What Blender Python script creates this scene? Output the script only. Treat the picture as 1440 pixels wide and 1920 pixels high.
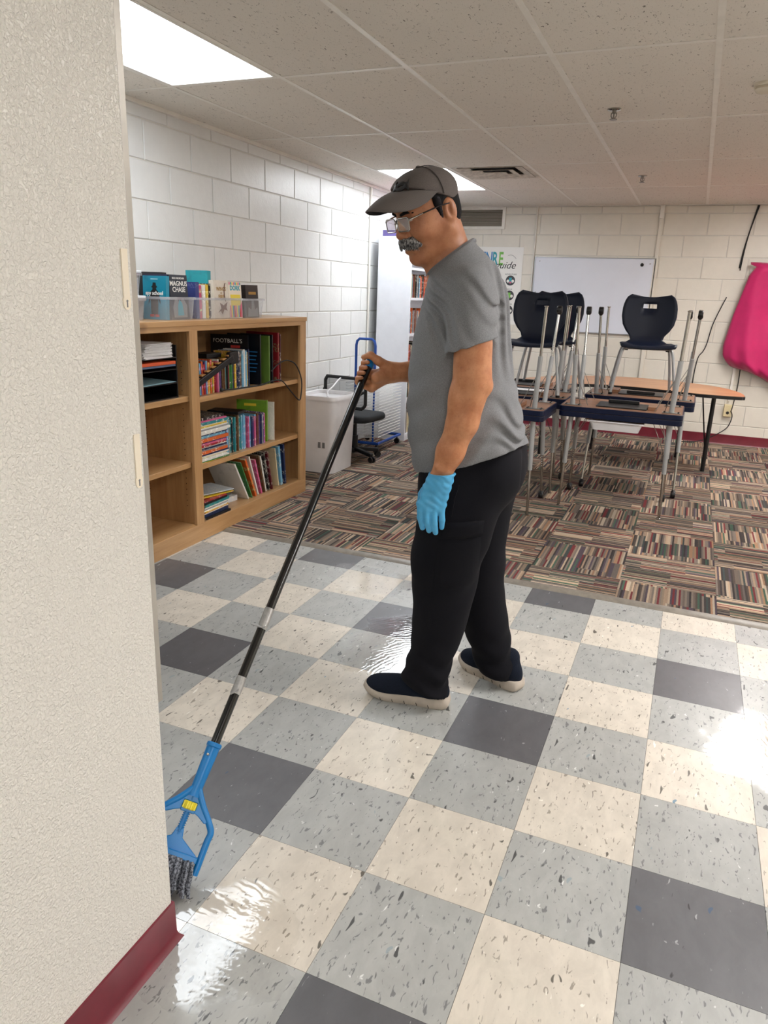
import bpy, bmesh, math, random
import numpy as np
from mathutils import Vector, Matrix

random.seed(7)
for _o in list(bpy.data.objects):
    bpy.data.objects.remove(_o, do_unlink=True)
SC = bpy.context.scene
COL = SC.collection

# ------------------------------------------------------------------ camera
CAM_POS = (0.868887, -1.648191, 1.377565)
CAM_R = ((0.92127742, 0.38738513, 0.03436098), (0.14292221, -0.25507324, -0.95630062), (-0.36169207, 0.88592912, -0.29035916))
cam_data = bpy.data.cameras.new('camera'); cam = bpy.data.objects.new('camera', cam_data); COL.objects.link(cam)
_r, _d, _f = [Vector(v) for v in CAM_R]
_m = Matrix.Identity(4)
for _i in range(3):
    _m[_i][0] = _r[_i]; _m[_i][1] = -_d[_i]; _m[_i][2] = -_f[_i]; _m[_i][3] = CAM_POS[_i]
cam.matrix_world = _m
cam_data.sensor_fit = 'VERTICAL'; cam_data.sensor_height = 36.0; cam_data.lens = 1354.6 / 1920 * 36
cam_data.clip_start = 0.02
SC.camera = cam

# ------------------------------------------------------------------ world and exposure
world = bpy.data.worlds.new('world'); SC.world = world; world.use_nodes = True
world.node_tree.nodes['Background'].inputs[0].default_value = (0.9, 0.92, 1.0, 1)
world.node_tree.nodes['Background'].inputs[1].default_value = 0.3
SC.view_settings.view_transform = 'Standard'; SC.view_settings.look = 'None'
SC.view_settings.exposure = 0.93; SC.view_settings.gamma = 1.0
SC.view_settings.use_curve_mapping = False
LAMP_STRENGTH = 5.0          # the ceiling troffers' diffusers, left column
LAMP_RIGHT = 12.5            # right column, near
LAMP_BACK = 8.5             # left column, behind the man
LAMP_FAR = 13.5              # right column over the carpet
LAMP_ADDED = 27.0             # far right column, added out of frame to brighten the back wall
LAMP_COOL = (0.89, 0.95, 1.0)
LAMP_WARM = (1.0, 0.97, 0.945)

# ------------------------------------------------------------------ helpers
def lin(h):
    h = h.lstrip('#')
    c = [int(h[i:i + 2], 16) / 255 for i in (0, 2, 4)]
    return tuple(x / 12.92 if x <= .04045 else ((x + .055) / 1.055) ** 2.4 for x in c)

class NT:
    """small node-tree builder"""
    def __init__(s, name):
        s.m = bpy.data.materials.new(name); s.m.use_nodes = True
        s.t = s.m.node_tree; s.b = s.t.nodes['Principled BSDF']; s.out = s.t.nodes['Material Output']
    def n(s, typ, **kw):
        nd = s.t.nodes.new(typ)
        for k, v in kw.items():
            if k.startswith('i_'):
                key = k[2:]; key = int(key) if key.isdigit() else key.replace('_', ' ')
                s.put(nd.inputs[key], v)
            else:
                setattr(nd, k, v)
        return nd
    def put(s, inp, v):
        if isinstance(v, bpy.types.NodeSocket): s.t.links.new(v, inp)
        elif isinstance(v, (tuple, list)) and inp.type == 'RGBA' and len(v) == 3: inp.default_value = (*v, 1)
        else: inp.default_value = v
    def math(s, op, a, b=0.0, c=None):
        nd = s.n('ShaderNodeMath', operation=op); s.put(nd.inputs[0], a); s.put(nd.inputs[1], b)
        if c is not None: s.put(nd.inputs[2], c)
        return nd.outputs[0]
    def mix(s, f, a, b, blend='MIX'):
        nd = s.n('ShaderNodeMix', data_type='RGBA', blend_type=blend)
        s.put(nd.inputs[0], f); s.put(nd.inputs[6], a); s.put(nd.inputs[7], b)
        return nd.outputs[2]
    def ramp(s, f, stops, interp='LINEAR'):
        nd = s.n('ShaderNodeValToRGB'); s.put(nd.inputs[0], f)
        cr = nd.color_ramp; cr.interpolation = interp
        while len(cr.elements) < len(stops): cr.elements.new(0.5)
        while len(cr.elements) > len(stops): cr.elements.remove(cr.elements[-1])
        for e, (p, c) in zip(cr.elements, stops):
            e.position = p; e.color = (*c, 1) if len(c) == 3 else c
        return nd.outputs[0]
    def smooth(s, v, lo, hi):
        nd = s.n('ShaderNodeMapRange', interpolation_type='SMOOTHSTEP'); s.put(nd.inputs[0], v)
        nd.inputs[1].default_value = lo; nd.inputs[2].default_value = hi
        return nd.outputs[0]
    def noise(s, vec, scale, detail=3, rough=.5, dist=0.0):
        nd = s.n('ShaderNodeTexNoise'); s.put(nd.inputs['Vector'], vec)
        nd.inputs['Scale'].default_value = scale; nd.inputs['Detail'].default_value = detail
        nd.inputs['Roughness'].default_value = rough; nd.inputs['Distortion'].default_value = dist
        return nd.outputs[0]
    def mapping(s, vec, scale=(1, 1, 1), rot=(0, 0, 0), loc=(0, 0, 0)):
        nd = s.n('ShaderNodeMapping'); s.put(nd.inputs[0], vec)
        s.put(nd.inputs[1], loc); nd.inputs[2].default_value = rot; nd.inputs[3].default_value = scale
        return nd.outputs[0]
    def bump(s, h, strength=.3, dist=.002, prev=None):
        nd = s.n('ShaderNodeBump'); s.put(nd.inputs['Height'], h)
        nd.inputs['Strength'].default_value = strength; nd.inputs['Distance'].default_value = dist
        if prev is not None: s.put(nd.inputs['Normal'], prev)
        return nd.outputs[0]
    def obj(s): return s.n('ShaderNodeTexCoord').outputs['Object']
    def pos(s): return s.n('ShaderNodeNewGeometry').outputs['Position']
    def rand(s): return s.n('ShaderNodeObjectInfo').outputs['Random']
    def set(s, **kw):
        for k, v in kw.items(): s.put(s.b.inputs[k.replace('_', ' ')], v)
        return s.m

def pm(name, col, rough=.5, metal=0.0, var=0.0, vscale=12, bump=0.0, bscale=120, spec=.5, coat=0.0, sheen=0.0, stretch=(1, 1, 1)):
    """principled material with slight procedural colour variation and relief"""
    t = NT(name); c = lin(col) if isinstance(col, str) else col
    o = t.obj()
    if var > 0:
        v = t.noise(t.mapping(o, stretch), vscale, 4, .6)
        dark = tuple(x * (1 - var) for x in c); lite = tuple(min(1, x * (1 + var)) for x in c)
        t.set(Base_Color=t.mix(t.smooth(v, .3, .7), dark, lite))
    else:
        t.set(Base_Color=c)
    t.set(Roughness=rough, Metallic=metal)
    t.b.inputs['Specular IOR Level'].default_value = spec
    if coat: t.set(Coat_Weight=coat, Coat_Roughness=.08)
    if sheen: t.set(Sheen_Weight=sheen, Sheen_Roughness=.4)
    if bump: t.set(Normal=t.bump(t.noise(t.mapping(o, stretch), bscale, 3), bump, .001))
    return t.m

def link(o, parent=None):
    COL.objects.link(o)
    if parent is not None: o.parent = parent
    return o

def tag(o, label=None, cat=None, group=None, kind=None):
    if label: o['label'] = label
    if cat: o['category'] = cat
    if group: o['group'] = group
    if kind: o['kind'] = kind
    return o

def empty(name, loc=(0, 0, 0), rz=0.0, label=None, cat=None, group=None):
    o = bpy.data.objects.new(name, None); link(o); o.location = loc; o.rotation_euler = (0, 0, rz)
    o.empty_display_size = .05
    return tag(o, label, cat, group)

def mk_mesh(name, verts, faces, mats, mi=None, smooth=False, angle=40):
    me = bpy.data.meshes.new(name)
    me.from_pydata([tuple(map(float, v)) for v in verts], [], faces)
    for m in (mats if isinstance(mats, (list, tuple)) else [mats]): me.materials.append(m)
    if mi is not None and any(mi): me.polygons.foreach_set('material_index', mi)
    if smooth:
        me.polygons.foreach_set('use_smooth', [True] * len(me.polygons))
        if angle: me.set_sharp_from_angle(angle=math.radians(angle))
    me.update()
    return me

def put(name, me, parent=None, loc=(0, 0, 0), rot=(0, 0, 0)):
    o = bpy.data.objects.new(name, me); link(o, parent); o.location = loc; o.rotation_euler = rot
    return o

def frames(pts, closed=False):
    """parallel-transport frames along a polyline"""
    P = [Vector(p) for p in pts]; n = len(P); T = []
    for i in range(n):
        a = P[(i - 1) % n] if (closed or i > 0) else P[i]; b = P[(i + 1) % n] if (closed or i < n - 1) else P[i]
        t = (b - a); T.append(t.normalized() if t.length > 1e-9 else Vector((0, 0, 1)))
    u = T[0].orthogonal().normalized()
    if abs(T[0].z) < .9:
        u = Vector((0, 0, 1)) - T[0] * T[0].z; u.normalize()
    out = []
    for i in range(n):
        u = (u - T[i] * u.dot(T[i])).normalized(); out.append((P[i], u, T[i].cross(u)))
    return out

class MB:
    def __init__(s): s.v = []; s.f = []; s.mi = []
    def _add(s, vs, fs, m=0):
        k = len(s.v); s.v += [tuple(v) for v in vs]; s.f += [tuple(i + k for i in f) for f in fs]; s.mi += [m] * len(fs); return s
    def box(s, x0, x1, y0, y1, z0, z1, m=0):
        return s._add([(x, y, z) for z in (z0, z1) for y in (y0, y1) for x in (x0, x1)],
                      [(0, 2, 3, 1), (4, 5, 7, 6), (0, 1, 5, 4), (2, 6, 7, 3), (0, 4, 6, 2), (1, 3, 7, 5)], m)
    def obox(s, c, half, mat3, m=0):
        c = Vector(c); vs = [c + mat3 @ Vector((x * half[0], y * half[1], z * half[2])) for z in (-1, 1) for y in (-1, 1) for x in (-1, 1)]
        return s._add(vs, [(0, 2, 3, 1), (4, 5, 7, 6), (0, 1, 5, 4), (2, 6, 7, 3), (0, 4, 6, 2), (1, 3, 7, 5)], m)
    def bar(s, a, b, wu, wv, up=(0, 0, 1), m=0):
        a = Vector(a); b = Vector(b); t = (b - a).normalized(); up = Vector(up)
        u = t.cross(up); u = u.normalized() if u.length > 1e-6 else t.orthogonal().normalized(); v = u.cross(t)
        M = Matrix((u, t, v)).transposed()
        return s.obox((a + b) / 2, (wu / 2, (b - a).length / 2, wv / 2), M, m)
    def tube(s, pts, r, n=8, closed=False, m=0, flat=1.0, caps=True):
        F = frames(pts, closed); R = r if isinstance(r, (list, tuple)) else [r] * len(F)
        vs = [p + (u * math.cos(2 * math.pi * k / n) * flat + w * math.sin(2 * math.pi * k / n)) * R[i] for i, (p, u, w) in enumerate(F) for k in range(n)]
        fs = []; L = len(F)
        for i in range(L if closed else L - 1):
            j = (i + 1) % L
            for k in range(n):
                q = (k + 1) % n; fs.append((i * n + k, i * n + q, j * n + q, j * n + k))
        if caps and not closed:
            fs.append(tuple(range(n - 1, -1, -1))); fs.append(tuple((L - 1) * n + k for k in range(n)))
        return s._add(vs, fs, m)
    def lathe(s, prof, n=20, c=(0, 0, 0), M=None, m=0):
        c = Vector(c); vs = []
        for r, z in prof:
            for k in range(n):
                p = Vector((r * math.cos(2 * math.pi * k / n), r * math.sin(2 * math.pi * k / n), z)); vs.append(c + (M @ p if M else p))
        fs = [(i * n + k, i * n + (k + 1) % n, (i + 1) * n + (k + 1) % n, (i + 1) * n + k) for i in range(len(prof) - 1) for k in range(n)]
        fs.append(tuple(range(n - 1, -1, -1))); fs.append(tuple((len(prof) - 1) * n + k for k in range(n)))
        return s._add(vs, fs, m)
    def prism(s, outline, z0, z1, m=0):
        n = len(outline); vs = [(x, y, z0) for x, y in outline] + [(x, y, z1) for x, y in outline]
        fs = [tuple(range(n - 1, -1, -1)), tuple(range(n, 2 * n))] + [(k, (k + 1) % n, n + (k + 1) % n, n + k) for k in range(n)]
        return s._add(vs, fs, m)
    def sphere(s, c, r, n=12, k=8, m=0):
        r = r if isinstance(r, (tuple, list)) else (r, r, r)
        vs = [(c[0], c[1], c[2] - r[2])]; fs = []
        for i in range(1, k):
            a = math.pi * i / k - math.pi / 2
            for j in range(n):
                b = 2 * math.pi * j / n; vs.append((c[0] + r[0] * math.cos(a) * math.cos(b), c[1] + r[1] * math.cos(a) * math.sin(b), c[2] + r[2] * math.sin(a)))
        vs.append((c[0], c[1], c[2] + r[2])); L = len(vs) - 1
        for j in range(n):
            q = (j + 1) % n; fs.append((0, 1 + q, 1 + j)); fs.append((L, L - n + j, L - n + q))
            for i in range(k - 2): a = 1 + i * n; fs.append((a + j, a + q, a + n + q, a + n + j))
        return s._add(vs, fs, m)
    def mesh(s, name, mats, smooth=False, angle=40): return mk_mesh(name, s.v, s.f, mats, s.mi, smooth, angle)
    def build(s, name, mats, parent=None, smooth=False, bevel=0.0, angle=40, loc=(0, 0, 0), rot=(0, 0, 0), segs=2):
        o = put(name, s.mesh(name, mats, smooth, angle), parent, loc, rot)
        if bevel:
            b = o.modifiers.new('bevel', 'BEVEL'); b.width = bevel; b.segments = segs; b.limit_method = 'ANGLE'; b.angle_limit = math.radians(35)
        return o

def spline(pts, n=8, closed=False):
    """Catmull-Rom through points"""
    P = [Vector(p) for p in pts]; L = len(P); out = []
    for i in range(L if closed else L - 1):
        a, b, c, d = (P[(i - 1) % L] if closed or i > 0 else P[i], P[i], P[(i + 1) % L], P[(i + 2) % L] if closed or i < L - 2 else P[(i + 1) % L])
        for k in range(n):
            t = k / n
            out.append(.5 * ((2 * b) + (c - a) * t + (2 * a - 5 * b + 4 * c - d) * t * t + (3 * b - a - 3 * c + d) * t ** 3))
    if not closed: out.append(P[-1])
    return out

def rounded(x0, x1, y0, y1, r, n=5):
    out = []
    for cx, cy, a in ((x1 - r, y0 + r, -90), (x1 - r, y1 - r, 0), (x0 + r, y1 - r, 90), (x0 + r, y0 + r, 180)):
        for k in range(n + 1):
            b = math.radians(a + 90 * k / n); out.append((cx + r * math.cos(b), cy + r * math.sin(b)))
    return out

def text_mesh(body, size, mat, extrude=.0004, shear=0.0, align='CENTER', bold=0.0, space=1.0):
    cu = bpy.data.curves.new('lettering', 'FONT'); cu.body = body; cu.size = size; cu.extrude = extrude; cu.shear = shear
    cu.align_x = align; cu.align_y = 'CENTER'; cu.resolution_u = 3; cu.offset = bold; cu.space_character = space; cu.space_line = .85
    o = bpy.data.objects.new('lettering', cu); COL.objects.link(o)
    dg = bpy.context.evaluated_depsgraph_get(); me = bpy.data.meshes.new_from_object(o.evaluated_get(dg))
    bpy.data.objects.remove(o, do_unlink=True); bpy.data.curves.remove(cu)
    me.materials.clear(); me.materials.append(mat)
    return me

def copy_tree(o, parent=None):
    c = o.copy(); COL.objects.link(c); c.parent = parent
    for ch in list(o.children): copy_tree(ch, c)
    return c

ORD = ['first', 'second', 'third', 'fourth', 'fifth', 'sixth', 'seventh', 'eighth', 'ninth', 'tenth', 'eleventh', 'twelfth', 'thirteenth', 'fourteenth', 'fifteenth',
       'sixteenth', 'seventeenth', 'eighteenth', 'nineteenth', 'twentieth', 'twenty-first', 'twenty-second', 'twenty-third', 'twenty-fourth', 'twenty-fifth', 'twenty-sixth',
       'twenty-seventh', 'twenty-eighth', 'twenty-ninth', 'thirtieth', 'thirty-first', 'thirty-second', 'thirty-third', 'thirty-fourth', 'thirty-fifth']
# ------------------------------------------------------------------ the setting
CEIL = 2.295; XL = -2.0; XR = 6.4; YB = 6.48; YF = -4.0; T = .3048; WY = -.655

def wall_paint(name, col, gloss=.4, relief=.35, fine=90):
    t = NT(name); o = t.pos(); c = lin(col)
    big = t.noise(o, 1.7, 3, .6); sm = t.noise(o, 14, 4, .6)
    v = t.math('ADD', t.math('MULTIPLY', big, .6), t.math('MULTIPLY', sm, .4))
    base = t.mix(t.smooth(v, .3, .7), tuple(x * .93 for x in c), c)
    sp = t.noise(o, 55, 2, .5)
    n1 = t.bump(t.noise(o, fine, 3, .6), relief, .002)
    n2 = t.bump(t.noise(o, 22, 2), relief * .6, .004, n1)
    t.set(Base_Color=base, Roughness=t.math('ADD', gloss - .05, t.math('MULTIPLY', sp, .1)), Normal=n2)
    return t.m

M_BLOCK_L = wall_paint('block_paint_cool', '#e4e4e2', .33, .45)
M_BLOCK_B = wall_paint('block_paint_cream', '#e2dcd0', .42, .35)
M_MORTAR = wall_paint('mortar_paint', '#dcd9d2', .5, .3)
M_WALL_N = NT('orange_peel_paint')
def _op():
    t = M_WALL_N; o = t.pos()
    a = t.noise(o, 170, 2, .55, .6); b = t.noise(t.mapping(o, (1, 1, .6)), 60, 3, .6, .8)
    h = t.math('ADD', t.math('MULTIPLY', t.smooth(a, .35, .68), .6), b)
    sc = t.noise(t.mapping(o, (1, 1, 1)), 9, 6, .7, 1.5)
    scuff = t.math('MULTIPLY', t.smooth(sc, .70, .78), .18)
    base = t.mix(scuff, lin('#e3e0d9'), lin('#8b8377'))
    t.set(Base_Color=base, Roughness=.30, Normal=t.bump(h, .85, .0026))
    return t.m
M_WALL_N = _op()
M_MAROON = pm('maroon_vinyl', '#6e1c2c', .32, var=.12, vscale=9, bump=.06, bscale=30)
M_STRIP = pm('brown_transition_strip', '#7d766c', .38, var=.15, vscale=25)
M_SLAB = pm('subfloor', '#5d5a55', .8)

# --- vinyl floor tiles: three colours of chipped vinyl, wet in patches from the mop
def vct(name, base, chipd, chipl, chipc, dens):
    t = NT(name); o = t.obj(); r = t.rand(); w = t.pos()
    off = t.n('ShaderNodeCombineXYZ'); t.put(off.inputs[0], t.math('MULTIPLY', r, 37.0)); t.put(off.inputs[1], t.math('MULTIPLY', r, 91.0))
    def chips(scale, ang, sy, lo, hi, det=2):
        return t.smooth(t.noise(t.mapping(o, (scale, scale * sy, scale), (0, 0, ang), off.outputs[0]), 1.0, det, .55, .7), lo, hi)
    c = lin(base)
    cloud = t.noise(t.mapping(o, (18, 9, 18), (0, 0, .5), off.outputs[0]), 1.0, 5, .65, .4)
    col = t.mix(t.smooth(cloud, .3, .7), tuple(x * .90 for x in c), tuple(min(1, x * 1.06) for x in c))
    d1 = chips(95, -.55, .38, .66 - dens, .72 - dens)
    col = t.mix(t.math('MULTIPLY', d1, .75), col, lin(chipd))
    d2 = chips(42, -.8, .45, .735 - dens * .6, .77 - dens * .6, 1)
    col = t.mix(t.math('MULTIPLY', d2, .9), col, tuple(x * .35 for x in lin(chipd)))
    l1 = chips(70, -.35, .45, .70, .75)
    col = t.mix(t.math('MULTIPLY', l1, .8), col, lin(chipl))
    b1 = chips(26, .2, .6, .765, .785, 1)
    col = t.mix(t.math('MULTIPLY', b1, .8), col, lin(chipc))
    shade = t.math('ADD', .95, t.math('MULTIPLY', r, .1))
    hs = t.n('ShaderNodeHueSaturation'); t.put(hs.inputs['Value'], shade); t.put(hs.inputs['Color'], col)
    # wet patches left by the mop (world position)
    warp = t.noise(w, 7, 4, .6); sx = t.n('ShaderNodeSeparateXYZ'); t.put(sx.inputs[0], w)
    wet = None
    for (cx, cy, rx, ry) in ((-.07, .86, .24, .34), (1.36, .66, .27, .30), (.09, -.62, .19, .19), (-.45, 1.45, .3, .2)):
        dx = t.math('DIVIDE', t.math('SUBTRACT', sx.outputs[0], cx), rx); dy = t.math('DIVIDE', t.math('SUBTRACT', sx.outputs[1], cy), ry)
        q = t.math('SQRT', t.math('ADD', t.math('MULTIPLY', dx, dx), t.math('MULTIPLY', dy, dy)))
        q = t.math('ADD', q, t.math('MULTIPLY', t.math('SUBTRACT', warp, .5), 1.3))
        m = t.math('SUBTRACT', 1.0, t.smooth(q, .7, 1.0))
        wet = m if wet is None else t.math('MAXIMUM', wet, m)
    smear = t.noise(w, 3.5, 4, .6)
    dry = t.math('ADD', .26, t.math('MULTIPLY', smear, .18))
    rough = t.math('ADD', t.math('MULTIPLY', dry, t.math('SUBTRACT', 1.0, wet)), t.math('MULTIPLY', wet, .055))
    arc = t.n('ShaderNodeTexWave', wave_type='RINGS', rings_direction='Z'); t.put(arc.inputs[0], t.mapping(w, (1, 1, 1), (0, 0, 0), (-.30, -.55, 0)))
    arc.inputs['Scale'].default_value = 16; arc.inputs['Distortion'].default_value = 9; arc.inputs['Detail'].default_value = 3
    film = t.math('MULTIPLY', wet, t.math('ADD', arc.outputs['Fac'], t.noise(w, 45, 3, .7)))
    nb = t.bump(film, .10, .0012)
    nb = t.bump(t.noise(w, 9, 2), .05, .003, nb)
    t.set(Base_Color=hs.outputs[0], Roughness=rough, Normal=nb, Specular_IOR_Level=.42, Coat_Weight=t.math('ADD', .03, t.math('MULTIPLY', wet, .3)), Coat_Roughness=t.math('MULTIPLY', rough, .6), Coat_Normal=nb)
    return t.m
M_VCT = {'C': vct('vinyl_cream', '#d2cabd', '#80776b', '#f3efe6', '#4f7f9c', .035),
         'G': vct('vinyl_light_grey', '#a7a8a5', '#606264', '#dfe1de', '#8d9aa0', .045),
         'D': vct('vinyl_charcoal', '#5f5f62', '#454548', '#a5a7a8', '#39536f', -.05)}
floor = MB().box(XL - .1, XR + .1, YF - .1, YB + .1, -.06, -.0035).build('floor', M_SLAB)
tag(floor, 'chequered vinyl tile floor in cream, grey and charcoal', None, None, 'structure')
tile_me = {k: MB().box(-T / 2 + .0005, T / 2 - .0005, -T / 2 + .0005, T / 2 - .0005, -.0032, 0).mesh('floor_tile', m) for k, m in M_VCT.items()}
edge_me = {}
CARPET_Y = 1.745
for j in range(-6, 6):
    for i in range(-7, 12):
        x, y = i * T, j * T
        if j * T >= CARPET_Y or (i + 1) * T < XL: continue
        if x > 3.5 or y < -1.5: continue
        if x + T < -.1 and y + T < -1.0: continue
        k = 'G' if (i + j) % 2 else ('D' if (i % 2 and (i + j) % 4 == 2) else 'C')
        if (j + 1) * T > CARPET_Y + .001:
            if (k, 'e') not in edge_me: edge_me[(k, 'e')] = MB().box(-T / 2 + .0005, T / 2 - .0005, -T / 2 + .0005, CARPET_Y - (j + .5) * T, -.0032, 0).mesh('floor_tile', M_VCT[k])
            me = edge_me[(k, 'e')]
        else: me = tile_me[k]
        put('floor_tile', me, floor, ((i + .5) * T, (j + .5) * T, 0))
# plain vinyl beyond the frame
rest = MB(); rest.box(XL, 12 * T, YF, -6 * T + .0, -.0032, 0); rest.box(12 * T, XR, YF, CARPET_Y, -.0032, 0)
rest.box(XL, -7 * T, -6 * T, CARPET_Y, -.0032, 0)
rest.build('vinyl_surround', M_VCT['G'], floor)

# --- carpet tiles with multicoloured stripes
def carpet_mat():
    t = NT('striped_carpet'); o = t.obj(); r = t.rand()
    sp = t.n('ShaderNodeSeparateXYZ'); t.put(sp.inputs[0], o)
    fray = t.math('MULTIPLY', t.math('SUBTRACT', t.noise(o, 160, 2), .5), .005)
    x = t.math('ADD', sp.outputs[0], fray); y = sp.outputs[1]
    def cell(v, n, seed):
        q = t.math('FLOOR', t.math('MULTIPLY', v, n)); wn = t.n('ShaderNodeTexWhiteNoise', noise_dimensions='2D')
        c = t.n('ShaderNodeCombineXYZ'); t.put(c.inputs[0], q); t.put(c.inputs[1], t.math('ADD', t.math('MULTIPLY', r, 173.0), seed)); t.put(wn.inputs['Vector'], c.outputs[0])
        return wn
    # long blocks across the stripes: each tile is cut in two or three bands of a different shade
    jit = t.math('MULTIPLY', t.math('SUBTRACT', cell(x, 6.5, 1.0).outputs[0], .5), .24)
    band = t.math('FLOOR', t.math('MULTIPLY', t.math('ADD', y, jit), 4.4))
    wid = t.math('MULTIPLY', t.math('ADD', t.math('FLOOR', t.math('MULTIPLY', x, 105.0)), 0.0), 1.0)
    c3 = t.n('ShaderNodeCombineXYZ'); t.put(c3.inputs[0], wid); t.put(c3.inputs[1], band); t.put(c3.inputs[2], t.math('MULTIPLY', r, 311.0))
    wn = t.n('ShaderNodeTexWhiteNoise', noise_dimensions='3D'); t.put(wn.inputs['Vector'], c3.outputs[0])
    f = wn.outputs[0]
    cols = ['#4c4644', '#a08f80', '#766a61', '#bda58f', '#5e534d', '#8b7f75', '#49514f', '#ab9480', '#7f4446', '#716862', '#c2ad97', '#5a5058', '#53695a', '#988776', '#453f3f', '#ac8a72', '#857a72', '#bdae9c']
    ramp = t.ramp(f, [(i / len(cols), lin(c)) for i, c in enumerate(cols)], 'CONSTANT')
    c4 = t.n('ShaderNodeCombineXYZ'); t.put(c4.inputs[0], t.math('FLOOR', t.math('MULTIPLY', x, 6.5))); t.put(c4.inputs[1], band); t.put(c4.inputs[2], t.math('MULTIPLY', r, 77.0))
    wb = t.n('ShaderNodeTexWhiteNoise', noise_dimensions='3D'); t.put(wb.inputs['Vector'], c4.outputs[0])
    shade = t.math('ADD', .60, t.math('MULTIPLY', wb.outputs[0], .55))
    pile = t.noise(t.mapping(o, (1, .25, 1)), 420, 2, .7)
    shade = t.math('MULTIPLY', shade, t.math('ADD', .72, t.math('MULTIPLY', pile, .55)))
    hs = t.n('ShaderNodeHueSaturation'); t.put(hs.inputs['Value'], shade); t.put(hs.inputs['Color'], ramp); hs.inputs['Saturation'].default_value = 1.08
    t.set(Base_Color=hs.outputs[0], Roughness=.95, Specular_IOR_Level=.15, Normal=t.bump(t.math('ADD', pile, t.math('MULTIPLY', t.math('FRACT', t.math('MULTIPLY', x, 105.0)), .4)), .8, .004))
    return t.m
M_CARPET = carpet_mat()
carpet = MB().box(XL, XR, CARPET_Y + .03, YB, -.0034, .0015).build('carpet', pm('carpet_backing', '#2c2826', .95))
tag(carpet, 'loop pile carpet of striped multicoloured squares covering the far half of the room', 'carpet')
CT = .4572; ctm = {}
for j in range(-1, 11):
    for i in range(-6, 9):
        x0, x1 = max(XL, .2345 + i * CT), .2345 + (i + 1) * CT
        y0, y1 = max(CARPET_Y + .028, 2.03 + j * CT), min(YB, 2.03 + (j + 1) * CT)
        if x1 <= XL + .02 or y1 - y0 < .02: continue
        rot = (i + j) % 2          # stripes run away from the camera in one, across it in the next
        key = (round(x1 - x0, 3), round(y1 - y0, 3), rot)
        if key not in ctm:
            w, h = (x1 - x0, y1 - y0) if not rot else (y1 - y0, x1 - x0)
            ctm[key] = MB().box(-w / 2 + .0006, w / 2 - .0006, -h / 2 + .0006, h / 2 - .0006, 0, .006).mesh('carpet_tile', M_CARPET)
        put('carpet_tile', ctm[key], carpet, ((x0 + x1) / 2, (y0 + y1) / 2, 0), (0, 0, math.pi / 2 if rot else 0))
strip = MB(); prof = [(CARPET_Y - .022, .0), (CARPET_Y - .016, .003), (CARPET_Y + .012, .009), (CARPET_Y + .03, .0095), (CARPET_Y + .03, .0)]
strip._add([(x, y, z) for x in (-1.53, XR) for y, z in prof], [(0, 1, 6, 5), (1, 2, 7, 6), (2, 3, 8, 7), (3, 4, 9, 8), (0, 4, 3, 2, 1), (5, 6, 7, 8, 9)])
o = strip.build('trim_1', M_STRIP, smooth=True); tag(o, 'brown metal edge strip between the vinyl tiles and the carpet', None, None, 'structure')

# --- concrete block walls, every block its own piece
BH, BW = .2016, .4064
def block_me(w, h, mat, d=.012):
    bm = bmesh.new(); bmesh.ops.create_cube(bm, size=1.0)
    for v in bm.verts: v.co.x *= w - .007; v.co.y *= h - .007; v.co.z *= d
    top = [e for e in bm.edges if all(v.co.z > 0 for v in e.verts)]
    bmesh.ops.bevel(bm, geom=top, offset=.003, segments=1, affect='EDGES')
    me = bpy.data.meshes.new('block'); bm.to_mesh(me); bm.free(); me.materials.append(mat); return me
_bc = {}
def blocks(parent, u0, u1, off_even, placer, mat, rotm):
    for k in range(0, 12):
        z0, z1 = k * BH, min((k + 1) * BH, CEIL - .003)
        if z1 - z0 < .03: continue
        n = math.floor((u0 - off_even) / BW) - 1
        while True:
            a = off_even + n * BW + (BW / 2 if k % 2 else 0); b = a + BW; n += 1
            if b <= u0 + .02: continue
            if a >= u1 - .02: break
            a2, b2 = max(a, u0), min(b, u1)
            key = (round(b2 - a2, 3), round(z1 - z0, 3), mat.name)
            if key not in _bc: _bc[key] = block_me(b2 - a2, z1 - z0, mat)
            ob = put('block', _bc[key], parent); ob.matrix_local = placer((a2 + b2) / 2, (z0 + z1) / 2) @ rotm
wl = MB().box(XL - .15, XL - .006, -.5, YB, 0, 2.6).build('wall_left', M_MORTAR); tag(wl, 'painted concrete block wall behind the wooden bookcase', None, None, 'structure')
RL = Matrix(((0, 0, 1, 0), (1, 0, 0, 0), (0, 1, 0, 0), (0, 0, 0, 1)))     # local x->+y, y->z, z->+x
blocks(wl, .5, YB, 1.787, lambda u, z: Matrix.Translation((XL - .006, u, z)), M_BLOCK_L, RL)
wb = MB().box(XL - .15, XR + .1, YB + .006, YB + .15, 0, 2.6).build('wall_back', M_MORTAR); tag(wb, 'cream painted concrete block wall behind the stacked desks', None, None, 'structure')
RB = Matrix(((1, 0, 0, 0), (0, 0, -1, 0), (0, 1, 0, 0), (0, 0, 0, 1)))    # local x->+x, y->z, z->-y
blocks(wb, XL, 3.6, .02, lambda u, z: Matrix.Translation((u, YB + .006, z)), M_BLOCK_B, RB)
o = MB().box(XR, XR + .12, YF, YB, 0, 2.6).build('wall_right', M_BLOCK_B); tag(o, 'cream wall on the right, out of frame', None, None, 'structure')
o = MB().box(XL - .1, XR + .1, YF - .12, YF, 0, 2.6).build('wall_behind', M_BLOCK_B); tag(o, 'wall behind the camera', None, None, 'structure')
o = MB().box(XL - .12, XL, YF, -.5, 0, 2.6).build('wall_side', M_BLOCK_B); tag(o, 'side wall hidden behind the near wall', None, None, 'structure')
nw = MB().box(-.13, 0, YF, WY, 0, 2.6).build('wall_near', M_WALL_N, bevel=.004); tag(nw, 'off-white textured wall end in the left foreground', None, None, 'structure')
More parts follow.
